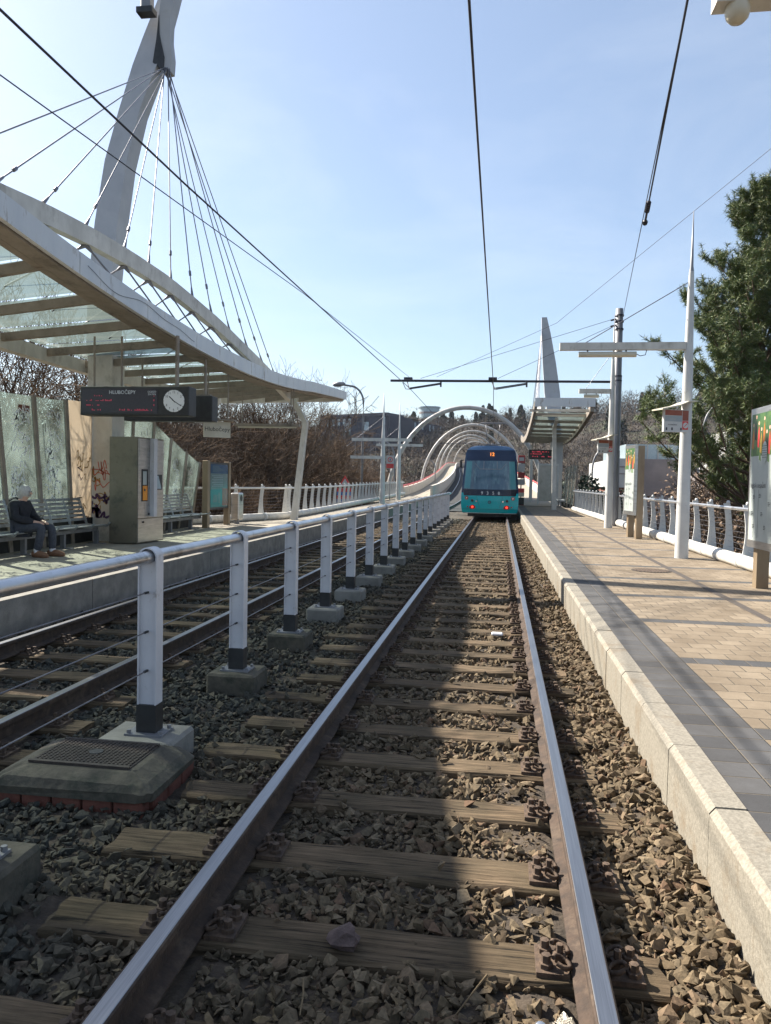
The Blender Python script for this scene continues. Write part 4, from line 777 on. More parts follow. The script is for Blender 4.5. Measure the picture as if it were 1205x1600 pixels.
def build_ad(o_, a_, label, w, h0, h1, hposts, text=True, flip=1):
    t = thing('ad_board', tuple(o_), label, 'poster board'); u_ = Vector((0, 0, 1)); n_ = a_.cross(u_)
    for k in hposts: MB().prism([(k-.075, 0), (k+.075, 0), (k+.075, h1-.02 if k > .3 else h0), (k-.075, h1-.02 if k > .3 else h0)], o_+n_*-.18, a_, u_, n_*.16).build('post', M['brownpost'], t)
    f = MB().prism([(0, h0), (w, h0), (w, h1), (0, h1)], o_+n_*-.015, a_, u_, n_*.075).build('frame', M['steel'], t)
    b = .05; H = h1-h0-.16; m_ = MB(); base = o_+n_*.0605
    def q(x0, x1, y0, y1, m, e=0): m_.prism([(x0, y0), (x1, y0), (x1, y1), (x0, y1)], base+n_*e, a_, u_, n_*.001, m)
    q(b, w-b, h0+.1, h1-.08, 0); q(b, w-b, h0+.1+H*.66, h1-.08, 1, .0015)
    r = random.Random(11)
    for k in range(int(w/.1)):
        x = b+.03+k*.1; yy = h0+.1+H*r.uniform(.72, .86); c = [2, 3, 4, 5][k % 4]; hh = r.uniform(.2, .3)
        m_.prism([(x, yy-.1), (x+.07, yy-.12), (x+.085, yy+.05), (x+.05, yy+hh-.08), (x+.015, yy+.06)], base+n_*.003, a_, u_, n_*.001, c); m_.disc(base+n_*.003+a_*(x+.045)+u_*(yy+hh-.05), n_, .026, .001, 10, 6)
        m_.prism([(x-.02, yy-.2), (x+.05, yy-.22), (x+.03, yy-.1), (x-.01, yy-.1)], base+n_*.002, a_, u_, n_*.001, 7)
    m_.prism([(.42*w+.09*math.cos(a), h0+.1+H*.68+.15*math.sin(a)) for a in np.linspace(0, 6.28, 20)[:-1]] if w > .9 else [(.5*w+.06*math.cos(a), h0+.1+H*.68+.12*math.sin(a)) for a in np.linspace(0, 6.28, 20)[:-1]], base+n_*.005, a_, u_, n_*.001, 0)
    m_.build('poster', [M['paper'], mat('poster_green', (.02,.07,.025), (.09,.16,.04), .4, scale=5), mat('poster_orange', (.4,.12,.02), None, .4), M['ink'], M['red'], mat('poster_yellow', (.4,.25,.04), None, .4), M['skin'], mat('poster_lime', (.11,.19,.05), None, .4)], f)
    m_ = MB(); m_.text('legis k cespůst', base+n_*.004+a_*.09+u_*(h0+.1+H*.43), a_, u_, .095, 0, 'LEFT')
    for j in range(5): m_.text('– – –' if 0 else '·', base+n_*.004+a_*(.3*w)+u_*(h0+.2+.1*j), a_, u_, .05)
    for x0, y0 in ((.2, .35), (.42, .36), (.14, .22), (.5, .22), (.2, .12), (.62, .12), (.75, .3)):
        if x0 < w-.1:
            for j in range(3): m_.prism([(x0, h0+.1+H*y0-.02*j), (x0+.06+.02*(j % 2), h0+.1+H*y0-.02*j), (x0+.06+.02*(j % 2), h0+.108+H*y0-.02*j), (x0, h0+.108+H*y0-.02*j)], base+n_*.004, a_, u_, n_*.001)
    for x0 in (.24, .4): m_.prism([(x0, h0+.14), (x0+.004, h0+.14), (x0+.004, h0+.1+H*.4), (x0, h0+.1+H*.4)], base+n_*.003, a_, u_, n_*.001)
    for j in range(6): m_.prism([(.36*w if w > .9 else .42*w, h0+.1+H*.73-.03*j), ((.48 if w > .9 else .58)*w, h0+.1+H*.73-.03*j), ((.48 if w > .9 else .58)*w, h0+.106+H*.73-.03*j), (.36*w if w > .9 else .42*w, h0+.106+H*.73-.03*j)], base+n_*.0065, a_, u_, n_*.0008)
    m_.build('lettering', M['ink'], f); MB().text('metro', base+n_*.0005+a_*(.32*w)+u_*(h1-.04), a_, u_, .05).build('lettering', M['blwhite'], f) if 0 else None
    return t
build_ad(Vector((3.46, 11.25, .2)), Vector((.02, -1, 0)).normalized(), 'large framed poster board cut off by the right edge', 1.35, .56, 2.44, (.12, 1.2))
build_ad(Vector((3.34, 21.2, .2)), Vector((.12, -.99, 0)).normalized(), 'bronze framed poster board seen edge on between the two lamp masts', .88, .6, 2.4, (.1, .82))
t = thing('manhole_cover', (2.45, 12.85, .2), 'round dark manhole cover set in the tan platform', 'manhole cover')
MB().disc((2.45, 12.85, .2), (0, 0, 1), .31, .006, 28).build('rim', M['iron'], t); m_ = MB()
for k in range(-5, 6): l = math.sqrt(.27**2-(k*.05)**2); m_.box(2.45+k*.05-.015, 2.45+k*.05+.015, 12.85-l, 12.85+l, .206, .2105)
m_.build('grid', M['clip'], t)
# railing of the sunlit platform
def rx_(y): return 4.12-.0135*(y-12) if y > 12 else 4.12
def blade(mb, x, y, z0, h, s, th=.03, w0=.21, w1=.115):      # curved flat post; s = side leaning direction
    out = []; 
    for k in range(9): u = k/8; out.append((s*(-.02+.10*math.sin(u*math.pi)*.55+.0*u)-0, z0+h*u, (w0*(1-u)+w1*u)-.05*math.sin(u*math.pi)))
    poly = [(o_-0, z) for o_, z, w_ in out]+[(o_+s*w_, z) for o_, z, w_ in out[::-1]]
    return mb.prism(poly if s > 0 else poly[::-1], (x, y, 0), (1, 0, 0), (0, 0, 1), (0, th, 0))
def railing(pts_y, fx, z, label, s, y0, y1, tube=True, zf_=lambda y: 0):
    t = thing('railing', (fx(y0), y0, z), label, 'railing')
    Y = np.linspace(y0, y1, 24)
    MB().tube([(fx(y)+s*.02, y, z+1.0+zf_(y)) for y in Y], .032, 10).build('top_rail', M['tubesteel'] if s > 0 else M['white'], t)
    if tube:
        m_ = MB().tube([(fx(y)+s*.02, y, z+.11+zf_(y)) for y in Y], .115, 14); m_.build('base_tube', M['dirtywhite'], t)
        for y in pts_y:
            if y0 < y < y1: MB().tube([(fx(y)+s*.02, y-.13, z+.11+zf_(y)), (fx(y)+s*.02, y+.17, z+.11+zf_(y))], .122, 14).build('tube_collar', M['white'], t)
    for y in pts_y:
        m_ = blade(MB(), fx(y)+s*.05, y, z+.12+zf_(y), .95, s); m_.lathe([(.03, 0), (.035, .02), (.025, .05), (0, .055)], (fx(y)+s*.11, y+.015, z+1.07+zf_(y)), 10); m_.build('post', M['white'], t)
    for k in range(7): MB().tube([(fx(y)+s*.13, y+.0, z+.28+.1*k+zf_(y)) for y in Y], .003, 5).build('wire', M['cable'], t)
    return t
railing([7.3+1.1*k for k in range(31)], rx_, .2, 'white bladed railing along the outer side of the sunlit platform', 1, 6, 40.5)
fl = lambda y: -6.86-max(0, y-27)*.02
railing([25.1+1.12*k for k in range(33)], fl, .25, 'white bladed railing beside the far walkway, past the cranked shelter leg', -1, 24.6, 61.4, True, lambda y: max(0, (y-30))*.006)
railing([19.6+1.2*k for k in range(5)], lambda y: -8.55+.36*(y-19.5), .25, 'short white railing behind the bin, ending at the shelter leg', -1, 18.4, 24.4)
# ------------------------------------------------------------------ far shelter (sunlit side)
t = thing('tram_shelter', (2.75, 48, .25), 'smaller looking glass roofed shelter behind the tram with its own white pylon', 'shelter')
def zr(y): return 4.3+.0052*(y-49)**2
Y = np.linspace(36.6, 60, 24)
MB().sweep([(1.56, y, zr(y)+.1) for y in Y], [(-.06, -.18), (.06, -.18), (.06, .18), (-.06, .18)]).build('fascia', M['beam'], t)
MB().sweep([(4.12, y, zr(y)-.02) for y in Y], [(-.09, -.16), (.09, -.16), (.09, .16), (-.09, .16)]).build('back_beam', M['beam'], t)
MB().box(1.52, 4.25, 36.5, 36.62, zr(36.5)+.02, zr(36.5)+.42).build('end_fascia', M['fascia'], t)
MB().bar((1.3, 36.9, zr(36.7)-.1), (4.3, 36.9, zr(36.7)-.1), .14, .12).build('end_beam', M['dirtywhite'], t)
MB().bar((1.9, 37.3, zr(37)-.28), (3.9, 37.3, zr(37)-.28), .1, .07).build('lamp_tube', M['creamlamp'], t)
for k in range(13):
    y = 38.2+1.75*k
    if y < 60: MB().bar((1.6, y, zr(y)), (4.1, y, zr(y)-.04), .1, .14).build('cross_beam', M['beam'], t)
    if y < 58.5: MB().quad((1.6, y+.06, zr(y)+.12), (1.6, y+1.7, zr(y+1.75)+.12), (4.05, y+1.7, zr(y+1.75)+.08), (4.05, y+.06, zr(y)+.08)).build('roof_glass', M['roofglass'], t)
MB().bar((2.82, 40.8, .2), (2.72, 40.8, 4.55), .24, .2, 0, (0, 1, 0), .2, .16).bar((2.72, 40.8, 4.5), (2.72, 39.2, zr(39)-.05), .16, .16).build('support_leg', M['dirtywhite'], t)
MB().bar((2.2, 56, .2), (2.2, 56, 4.3), .22, .16, 0, (0, 1, 0)).build('support_leg', M['dirtywhite'], t)
m_ = MB(); sec = [(.2, 3.3, 3.95, 50.5), (4.2, 3.2, 3.95, 50.6), (7.5, 2.75, 3.74, 51.6), (9.5, 2.6, 3.45, 52), (11.5, 2.5, 3.08, 52.4), (12.6, 2.48, 2.82, 52.6)]; vs = []
for z, a, b, y in sec: vs += [(a, y, z), (b, y, z), (b, y+.45, z), (a, y+.45, z)]
m_.add(vs, [(i*4+j, i*4+(j+1) % 4, (i+1)*4+(j+1) % 4, (i+1)*4+j) for i in range(len(sec)-1) for j in range(4)]+[(20, 21, 22, 23)]); m_.build('mast', M['mast'], t)
MB().sweep([(2.0, y, zr(y)+.95-.008*(y-49)**2+.35) for y in Y[2:-2]], [(-.1, -.13), (.1, -.13), (.1, .13), (-.1, .13)]).build('arch_beam', M['dirtywhite'], t)
for y in [43, 44.2, 45.4, 46.6, 47.8, 49, 50.2, 52.5, 54.5]: MB().tube([(2.0, y, zr(y)+1.2-.008*(y-49)**2), (2.5, 52.5, 11.7)], .014, 5).build('stay_cable', M['cable'], t)
MB().box(2.42, 3.6, 49.5, 49.62, .45, 2.72).build('wall_panel', M['paleconc'], t)
MB().box(2.37, 2.47, 49.45, 49.7, .2, 2.7).box(3.55, 3.65, 49.45, 49.7, .2, 2.7).box(2.37, 3.65, 49.45, 49.7, 2.7, 2.82).build('wall_frame', M['white'], t)
for y in (43, 45, 47, 49): MB().quad((4.0, y, .4), (4.0, y+1.9, .4), (4.15, y+1.9, 2.6), (4.15, y, 2.6)).build('wall_panel', M['wallglass'], t); MB().bar((4.0, y, .2), (4.17, y, 2.7), .08, .08).build('wall_post', M['beam'], t)
t = thing('departure_board', (2.6, 50, 3.1), 'small dark departure board with red text beside the tram roof', 'display board')
MB().cbox(1.76, 3.42, 50, 50.2, 3.1, 3.72, .02).build('housing', M['black'], t); m_ = MB(); rr = random.Random(8)
for z, a, b in ((3.55, 2.0, 3.0), (3.42, 1.9, 2.6), (3.25, 1.95, 3.2)):
    x = a
    while x < b:
        if rr.random() < .7: m_.box(x, x+.05, 49.99, 50, z, z+rr.choice([.03, .06]))
        x += .07
m_.build('led_text', M['redled'], t); [MB().tube([(q, 50.1, 3.7), (q, 50.1, 4.4)], .03).build('hanger', M['beam'], t) for q in (2.0, 2.2)]
bench(45.0, 47.5, 3.5, 'metal seats in the far shelter on the sunlit platform', 3)
t = thing('stop_post', (1.25, 46.4, .2), 'slim stop post with stacked white and dark red panels next to the tram', 'sign post')
MB().tube([(1.25, 46.4, .2), (1.25, 46.4, 3.2)], .035, 8).build('pole', M['galv'], t)
for z0, z1, mm, d in ((2.75, 3.2, 'dred', 0), (2.25, 2.7, 'blwhite', 0), (1.85, 2.2, 'dred', 0), (1.45, 1.8, 'blwhite', 0), (1.0, 1.25, 'red', 0), (.75, 1.0, 'creamlamp', 0), (.25, .72, 'black', 0), (.2, .3, 'dred', 0)): MB().cbox(1.05, 1.45, 46.32+.0, 46.48, z0, z1, .01).build('panel', M[mm], t)
MB().box(1.11, 1.39, 46.31, 46.32, 2.88, 3.08).build('route_plate', M['blwhite'], t)
# ------------------------------------------------------------------ tram
TXC = -.42; T0 = 34.0
t = thing('tram', (TXC, T0, 0), 'teal and dark blue low floor tram seen from behind at the stop', 'tram')
SEC = [(.20, 1.17), (.28, 1.215), (.55, 1.25), (.95, 1.25), (1.25, 1.235), (1.7, 1.20), (2.4, 1.15), (2.85, 1.10), (3.03, 1.03), (3.14, .90), (3.20, .6), (3.22, 0)]
def bulge(z): return float(np.interp(z, [.2, .35, .9, 1.2, 2.6, 3.0, 3.22], [.10, .03, 0, .06, .32, .46, .75]))
def half(z): return float(np.interp(z, [a for a, b in SEC], [b for a, b in SEC]))
def rear_pt(u, z, e=0):              # u in -1..1 across, on the curved tail; e = offset outwards
    hw = half(z); x = u*hw; yb = T0+bulge(z)+.55*abs(u)**2.6*(.28 if z < 3 else .2)
    return (TXC+x*(1+e*.3), yb-e, z)
def rear_patch(mb, u0, u1, z0, z1, e, m=0, nu=12, nz=6, f=None):
    us = np.linspace(0, 1, nu+1); vs = []
    for j in range(nz+1):
        z = z0+(z1-z0)*j/nz; a, b = f(z) if f else (u0, u1)
        vs += [rear_pt(a+(b-a)*u, z, e) for u in us]
    return mb.add(vs, [(j*(nu+1)+i, j*(nu+1)+i+1, (j+1)*(nu+1)+i+1, (j+1)*(nu+1)+i) for j in range(nz) for i in range(nu)], m, True)
# body: lofted tail + three box segments with rounded roofs
m_ = MB(); us = np.linspace(-1, 1, 25); zs = [.20, .28, .4, .55, .75, .95, 1.1, 1.25, 1.7, 2.1, 2.5, 2.85, 3.0, 3.08, 3.15, 3.2]
vs = [rear_pt(u, z) for z in zs for u in us]; n = len(us)
mi = lambda z: 0 if z < 1.08 else 1
for j in range(len(zs)-1):
    m_.add([vs[j*n+i] for i in range(n)]+[vs[(j+1)*n+i] for i in range(n)], [(i, i+1, n+i+1, n+i) for i in range(n-1)], mi((zs[j]+zs[j+1])/2), True)
prof_r = [(half(z), z) for z in zs]+[(0, 3.22)]; full = [(-a, z) for a, z in prof_r]+[(a, z) for a, z in prof_r[::-1][1:]]
def seg(y0f, y1): 
    nn_ = len(full); A = []
    for (x, z) in full: A.append((TXC+x, y0f(z), z))
    B = [(TXC+x, y1, z) for x, z in full]
    for i in range(nn_-1): m_.add([A[i], A[i+1], B[i+1], B[i]], [(0, 1, 2, 3)], mi((full[i][1]+full[i+1][1])/2), True)
    m_.add(B, [tuple(range(nn_))], 1); m_.add([A[0], A[-1], B[-1], B[0]], [(0, 1, 2, 3)], 2)
seg(lambda z: T0+bulge(z)+.55*(.28 if z < 3 else .2), T0+10); seg(lambda z: T0+10.5, T0+20.5); seg(lambda z: T0+21, T0+31)
m_.build('body', [M['teal'], M['darkblue'], M['rubber']], t)
m_ = MB()
for y in (T0+9.9, T0+20.4): m_.box(TXC-1.1, TXC+1.1, y, y+.7, .3, 3.05)
m_.build('gangway_bellows', M['rubber'], t)
glass = mat('tram_glass', (.03,.075,.12), (.07,.15,.19), .06, 0, 1.6, c3=(.12,.22,.25), s3=2.2, stretch=(2.5,1,.7), spec=1.0)
m_ = rear_patch(MB(), -.93, .93, 1.26, 2.52, .012, 0, 16, 8); wn_ = m_.build('rear_window', glass, t)
for s in (-1, 1):
    rear_patch(MB(), s*.70, s*.91, 1.30, 2.48, .016, 0, 5, 6).build('window_reflection' if 0 else 'pane_reflection', mat('reflection_teal', (.06,.22,.25), (.12,.34,.37), .08, 0, 1.5, stretch=(1,1,.5)), wn_)  # lighter teal bands paint the reflections at both sides of the glass
m_ = rear_patch(MB(), -.97, .97, .98, 1.26, .01, 0, 16, 4, lambda z: (-.9-.07*(z-.98)/.28, .9+.07*(z-.98)/.28)); m_.build('number_band', mat('band_black', (.006,.008,.02), None, .15), t)
m_ = MB(); 
for k, ch in enumerate('9358'): p_ = rear_pt(-.27+.195*k, 1.09, .02); m_.text(ch, p_, (1, 0, 0), (0, 0, 1), .19, 0)
m_.build('fleet_number', M['tag1'], t)
m_ = rear_patch(MB(), -.93, .93, 2.55, 3.0, .008, 0, 14, 4); m_.build('destination_panel', mat('panel_blue', (.008,.022,.06), None, .1), t)
m_ = MB(); p_ = rear_pt(.05, 2.80, .03); m_.text('12', (p_[0], p_[1]-.06, p_[2]), (1, 0, 0), (0, .25, 1), .22, 0); m_.build('route_number', M['amberled'], t)
m_ = MB().box(TXC-.27, TXC+.27, T0+.24, T0+.245, 2.2, 2.215) if 0 else MB()
for a, b, c, d in ((-.4, .4, 2.14, 2.165), (-.26, -.24, 2.165, 2.5), (.24, .26, 2.165, 2.5)): rear_patch(m_, a, b, c, d, .02, 0, 6, 2)
for s in (-1, 1):
    pts_ = [rear_pt(s*(.4+.18*k/4), 2.15+.25*(k/4), .02) for k in range(5)]; m_.tube(pts_, .008, 5)
m_.build('inner_rail', M['galv'], wn_)
for s in (-1, 1):
    a = rear_pt(s*.80, .87, .02); q = MB().disc(a, (s*.25, -1, 0), .075, .02, 16, 1).disc((a[0], a[1]-.02, a[2]), (s*.25, -1, 0), .035, .006, 12, 0); q.build('tail_light', [M['chrome'], M['redlens']], t)
    a = rear_pt(s*.60, .76, .015); MB().disc(a, (s*.2, -1, 0), .06, .02, 14, 0).build('reversing_light', M['black'], t); a2 = rear_pt(s*.46, .73, .015); MB().disc(a2, (s*.1, -1, 0), .035, .02, 10).build('reflector', M['chrome'], t)
    q = MB(); c = rear_pt(s*.60, .48, .01); poly = [(-.15, -.04), (-.05, -.09), (.08, -.08), (.15, -.02), (.10, .06), (0, .09), (-.1, .06)]
    q.prism([(s*x, z) for x, z in (poly if s > 0 else poly)], c, (1, 0, 0), (0, 0, 1), (0, -.015, 0), 0); q.disc((c[0], c[1]-.016, c[2]), (0, -1, 0), .045, .01, 14, 1); q.disc(rear_pt(s*.77, .49, .012), (s*.2, -1, 0), .03, .012, 10, 0); q.build('brake_light', [M['redlens'], M['redlamp']], t)
m_ = MB()
for s in (-1, 1): m_.tube([rear_pt(s*.47, 1.0, .004), rear_pt(s*.42, .8, .004), rear_pt(s*.36, .5, .004), rear_pt(s*.35, .22, .004)], .006, 4)
m_.tube([rear_pt(u, .40, .003) for u in np.linspace(-.95, .95, 12)], .005, 4); m_.build('panel_joint', M['ink'], t)
m_ = MB().disc(rear_pt(0, .70, .004), (0, -1, 0), .075, .008, 20, 0).disc((rear_pt(0, .70, .012)[0], rear_pt(0, .70, .012)[1], .70), (0, -1, 0), .055, .004, 20, 1); m_.build('emblem', [M['darkblue'], mat('emblem_teal', (.02,.18,.22), None, .3)], t)
m_ = MB().box(TXC-.95, TXC+.95, T0+.2, T0+30.5, .06, .26); m_.build('underframe', M['rubber'], t)
MB().tube([rear_pt(u, .21, .012) for u in np.linspace(-.99, .99, 14)], .014, 6).build('bumper_trim', M['dirtywhite'], t)
for y in (T0+2.2, T0+4.1, T0+14, T0+16, T0+26, T0+28):
    for s in (-1, 1): MB().disc((TXC+s*.68, y, .32), (s, 0, 0), .3, .12, 20).build('wheel', M['iron'], t)
m_ = MB()
for s in (-1, 1):
    for y0_ in (T0, T0+10.5, T0+21):
        for k in range(5): a = y0_+.9+k*1.8; m_.prism([(a, 1.25), (a+1.65, 1.25), (a+1.65, 2.35), (a, 2.35)], (TXC+s*1.225, 0, 0), (0, 1, 0), (-s*.055, 0, 1), (s*.012, 0, 0))
m_.build('side_window', glass, t)
MB().tube([(TXC-1.19, T0+.5, 2.55), (TXC-1.3, T0+.42, 2.5)], .02, 6).cbox(TXC-1.36, TXC-1.25, T0+.36, T0+.44, 2.2, 2.55, .02).build('mirror', M['black'], t)
m_ = MB(); yb_ = T0+5.5
m_.box(TXC-.3, TXC+.3, T0+4, T0+7.5, 3.2, 3.42); m_.build('roof_unit', M['galv'], t)
m_ = MB()
for s in (-1, 1): m_.tube([(TXC+s*.1, yb_+.8, 3.42), (TXC+s*.28, yb_-.4, 3.85), (TXC+s*.36, yb_+.6, 4.55)], .025, 6)
m_.tube([(TXC-.8, yb_+.6, 4.5), (TXC-.6, yb_+.6, 4.62), (TXC+.6, yb_+.6, 4.62), (TXC+.8, yb_+.6, 4.5)], .028, 6).tube([(TXC-.6, yb_+.9, 4.61), (TXC+.6, yb_+.9, 4.61)], .02, 6).tube([(TXC, yb_+.8, 3.3), (TXC, yb_+.8, 3.6)], .06, 6)
m_.build('pantograph', M['galv'], t)
# ------------------------------------------------------------------ overhead line
t = thing('catenary_pole', (3.78, 26.6, .2), 'tall dark grey overhead line pole with a long bar reaching over both tracks', 'pole')
MB().lathe([(.17, 0), (.16, 2.5), (.15, 2.52), (.145, 5), (.13, 5.02), (.12, 7.2), (0, 7.22)], (3.78, 26.6, .2), 18).build('pole', M['galv'], t)
m_ = MB()
for z in (5.0, 5.15, 6.7, 6.95, 7.15): m_.lathe([(.15, 0), (.15, .05), (.12, .05)], (3.78, 26.6, z), 16)
m_.build('band', M['wire'], t)
MB().tube([(3.62, 26.5, 4.98), (-3.75, 26.0, 4.95)], .042, 10).build('span_bar', M['wire'], t)
MB().tube([(3.66, 26.55, 7.05), (3.5, 26.5, 7.0)], .03, 8).tube([(3.66, 26.55, 6.85), (3.5, 26.5, 6.8)], .03, 8).build('insulator', M['black'], t)
for wx in (-.3, -3.15):
    m_ = MB(); m_.box(wx-.16, wx+.12, 26.1, 26.3, 5.0, 5.08); m_.tube([(wx-.05, 26.2, 4.95), (wx-.02, 26.1, 4.85), (wx+.02, 26, 4.75)], .018, 6)
    m_.tube([(wx+.05, 26, 4.70), (wx+1.1, 26.1, 4.88)], .02, 6).tube([(wx+.1, 25.6, 4.62), (wx+1.1, 26.0, 4.83)], .02, 6).tube([(wx+1.1, 26.1, 4.95), (wx+1.1, 26.1, 4.75)], .03, 6)
    m_.tube([(wx, 25.8, 4.75), (wx+.12, 25.5, 4.6), (wx+.05, 25.0, 4.55), (wx, 24.6, 4.7)], .012, 6); m_.build('steady_arm', M['wire'], t)
def wire(pts_, r, label, cat='overhead wire'):
    m_ = MB().tube(pts_, r, 6); return single(m_, 'overhead_wire', M['wire'], label, cat)
wire([(-.27, -4, 4.7), (-.28, 7, 4.7), (-.28, 26, 4.66), (-.42, 41, 4.64), (-.5, 60, 5.0)], .0105, 'contact wire above the nearer track, running down to the tram')
wire([(-3.44, -2, 4.7), (-3.42, 8, 4.7), (-3.1, 26, 4.7), (-3.6, 60, 5.1)], .0105, 'thick contact wire sloping down across the leaning mast')
wire([(-4.2, 3, 4.7), (-3.95, 6, 4.7), (-3.42, 13, 4.75), (-2.9, 26, 4.9)], .006, 'thin wire sloping down below the contact wire across the mast')
wire([(1.26, 6, 5.1), (3.72, 26.5, 6.17)], .006, 'slanting feeder cable from the upper right down to the dark pole')
MB_ = None
t = thing('cable_insulator', (2.0, 13, 5.4), 'dark tension insulator in the slanting feeder cable', 'insulator'); A_ = Vector((1.26, 6, 5.1)); B_ = Vector((3.86, 26.5, 6.17)); k0 = .36
m_ = MB(); d_ = (B_-A_); m_.tube([A_+d_*.235, A_+d_*.28], .016, 6)
for k in range(5): m_.lathe([(.016, -.02), (.034, -.012), (.034, .012), (.016, .02)], A_+d_*(.238+.0045*k), 8, 0, True, d_)
m_.build('body', M['wire'], t); t2 = MB().lathe([(.012, -.06), (.04, -.03), (.04, .03), (.012, .06)], A_+d_*.284, 8, 0, True, d_).build('clamp', M['wire'], t)
wire([A_+d_*-.27, A_+d_*.237], .010, 'thicker upper half of the slanting feeder cable')
wire([(3.5, 26.5, 7.0), (.9, 31, 6.2), (-.3, 26.2, 5.05)], .006, 'span wire from the top of the dark pole to the nearer wire hanger') if 0 else wire([(3.5, 26.5, 7.02), (-2.75, 26.2, 5.05)], .007, 'long span wire from the dark pole to the far track hanger')
wire([(3.5, 26.5, 6.8), (-.15, 26.2, 5.05)], .007, 'short span wire from the dark pole to the near track hanger')
wire([(7.5, 18.27, 10.48), (6.25, 20, 9.73), (1.72, 26.2, 6.87), (-2.2, 26.2, 5.1)], .006, 'thin span wire coming from behind the pine tree')
# ------------------------------------------------------------------ bridge hoops
for k, (y, cx_) in enumerate(((61, -2.69), (94.5, -3.3), (128, -4.55), (161, -6.2), (195, -7.4), (226, -7.3))):
    z0 = deck(y)[1]; t = thing('bridge_hoop', (cx_, y, z0-1), ['nearest', 'second', 'third', 'fourth', 'fifth', 'farthest'][k]+' and '+['largest', 'next largest', 'middle sized', 'smaller', 'still smaller', 'smallest'][k]+' white hoop spanning the climbing bridge', 'hoop')
    P = [(cx_+6.25*math.cos(a), y, z0-.7+8.05*math.sin(a)) for a in np.linspace(.03, math.pi-.03, 40)]
    MB().tube(P, .18, 10).build('arch_tube', M['hoop'], t)
    MB().box(cx_-6.6, cx_-6.0, y-.3, y+.3, z0-1.4, z0-.25).box(cx_+6.0, cx_+6.6, y-.3, y+.3, z0-1.4, z0-.25).build('footing', M['conc'], t)
    if k: MB().tube([(cx_-4.3, y, z0+5.05), (cx_+4.3, y, z0+5.0)], .05, 6).build('cross_bar', M['wire'], t)
# lamp masts and lamps past the far walkway
def far_mast(x, y, zb, H, label, arms):
    t = thing('lamp_mast', (x, y, zb), label, 'lamp post'); MB().lathe([(.16, 0), (.15, .9), (.13, 2.5), (.09, 4), (.05, 5), (.012, H), (0, H)], (x, y, zb), 14).build('pole', M['white'], t)
    for x0, x1, z in arms: MB().bar((x0, y, z), (x1, y, z), .14, .17).build('arm', M['dirtywhite'], t)
    MB().tube([(x, y, zb+4.9), (x-2.1, y, zb+3.2)], .015, 5).build('tie_rod', M['cable'], t)
    m_ = MB(); [m_.tube([(q, y, arms[0][2]), (q, y, arms[0][2]-1.1)], .014, 5) for q in (x-1.6, x-.7)]; m_.build('rod', M['galv'], t)
far_mast(-6.55, 43, .25, 6.2, 'white lamp mast with two cross arms over the far walkway', [(-8.35, -4.95, 3.85), (-8.4, -6.6, 2.85)])
far_mast(-6.75, 51.5, .25, 6.55, 'white lamp mast nearest the first hoop, at the end of the walkway railing', [(-8.3, -5.15, 3.95)])
t = thing('warning_sign', (-7.0, 50.2, 2.3), 'white warning plate with red lower half beside the first hoop', 'sign')
MB().box(-7.42, -6.9, 50.2, 50.24, 2.35, 3.2).build('panel', M['blwhite'], t); MB().box(-7.40, -6.92, 50.19, 50.2, 2.37, 2.66).build('red_field', M['red'], t)
MB().disc((-7.16, 50.2, 2.93), (0, -1, 0), .17, .008, 20, 0).disc((-7.16, 50.192, 2.93), (0, -1, 0), .12, .004, 20, 1).bar((-7.16, 50.186, 2.86), (-7.16, 50.186, 3.0), .05, .004, 2, (0, 1, 0)).build('symbol', [M['red'], M['blwhite'], M['ink']], t); MB().tube([(-7.16, 50.26, .3), (-7.16, 50.26, 3.2)], .03, 8).build('pole', M['galv'], t)
t = thing('street_lamp', (-8.1, 45, -3), 'tall curved grey street lamp rising behind the walkway railing', 'street lamp')
cv = [(-8.1, 45, -3.2), (-8.1, 45, 3), (-8.08, 45, 5.2)]+[(-8.9+.82*math.cos(a), 45, 6.1+1.0*math.sin(a)) for a in np.linspace(.1, 1.45, 8)]+[(-9.3, 45, 7.17)]
MB().tube(cv, [.1, .08]+[.06]*(len(cv)-2), 10).build('pole', M['galv'], t); MB().lathe([(.02, -.42), (.13, -.3), (.16, 0), (.10, .3), (.02, .36)], (-9.55, 45, 7.2), 10, 0, True, (1, 0, .08)).build('lamp_head', M['galv'], t)
def lamp(x, y, z0, h, s, label):
    t = thing('street_lamp', (x, y, z0), label, 'street lamp'); cv = [(x, y, z0), (x, y, z0+h*.8)]+[(x+s*(.9-.9*math.cos(a)), y, z0+h*.8+h*.2*math.sin(a)) for a in np.linspace(.2, 1.5, 6)]
    MB().tube(cv, .07, 8).build('pole', M['galv'], t); MB().bar((x+s*.8, y, z0+h), (x+s*1.5, y, z0+h-.02), .3, .12).build('lamp_head', M['galv'], t)
lamp(-8.2, 60, -2.5, 7.1, -1, 'street lamp with its head just left of the first hoop leg'); lamp(-7.9, 95, -2, 6.2, -1, 'small street lamp standing between the first and second hoops'); lamp(-15.5, 60, -3, 6.5, 1, 'street lamp half hidden in the brown trees'); lamp(6.9, 60, -4, 8.3, 1, 'street lamp rising behind the dark bushes near the sunlit railing')
lamp(13.5, 55, -4, 11.0, 1, 'grey street lamp in front of the white and brick building')
t = thing('track_sign', (-8.3, 41, .3), 'red triangular road works sign on a striped stand behind the railing', 'sign')
MB().prism([(-.35, 0), (.35, 0), (0, .6)], (-8.3, 41, 1.2), (1, 0, 0), (0, 0, 1), (0, .03, 0)).build('triangle', M['red'], t); MB().prism([(-.2, .09), (.2, .09), (0, .42)], (-8.3, 40.99, 1.2), (1, 0, 0), (0, 0, 1), (0, .008, 0)).build('inner_field', M['blwhite'], t)
m_ = MB()
for k in range(4): m_.box(-8.75, -7.85, 41.05, 41.08, .3+.2*k, .5+.2*k, k % 2)
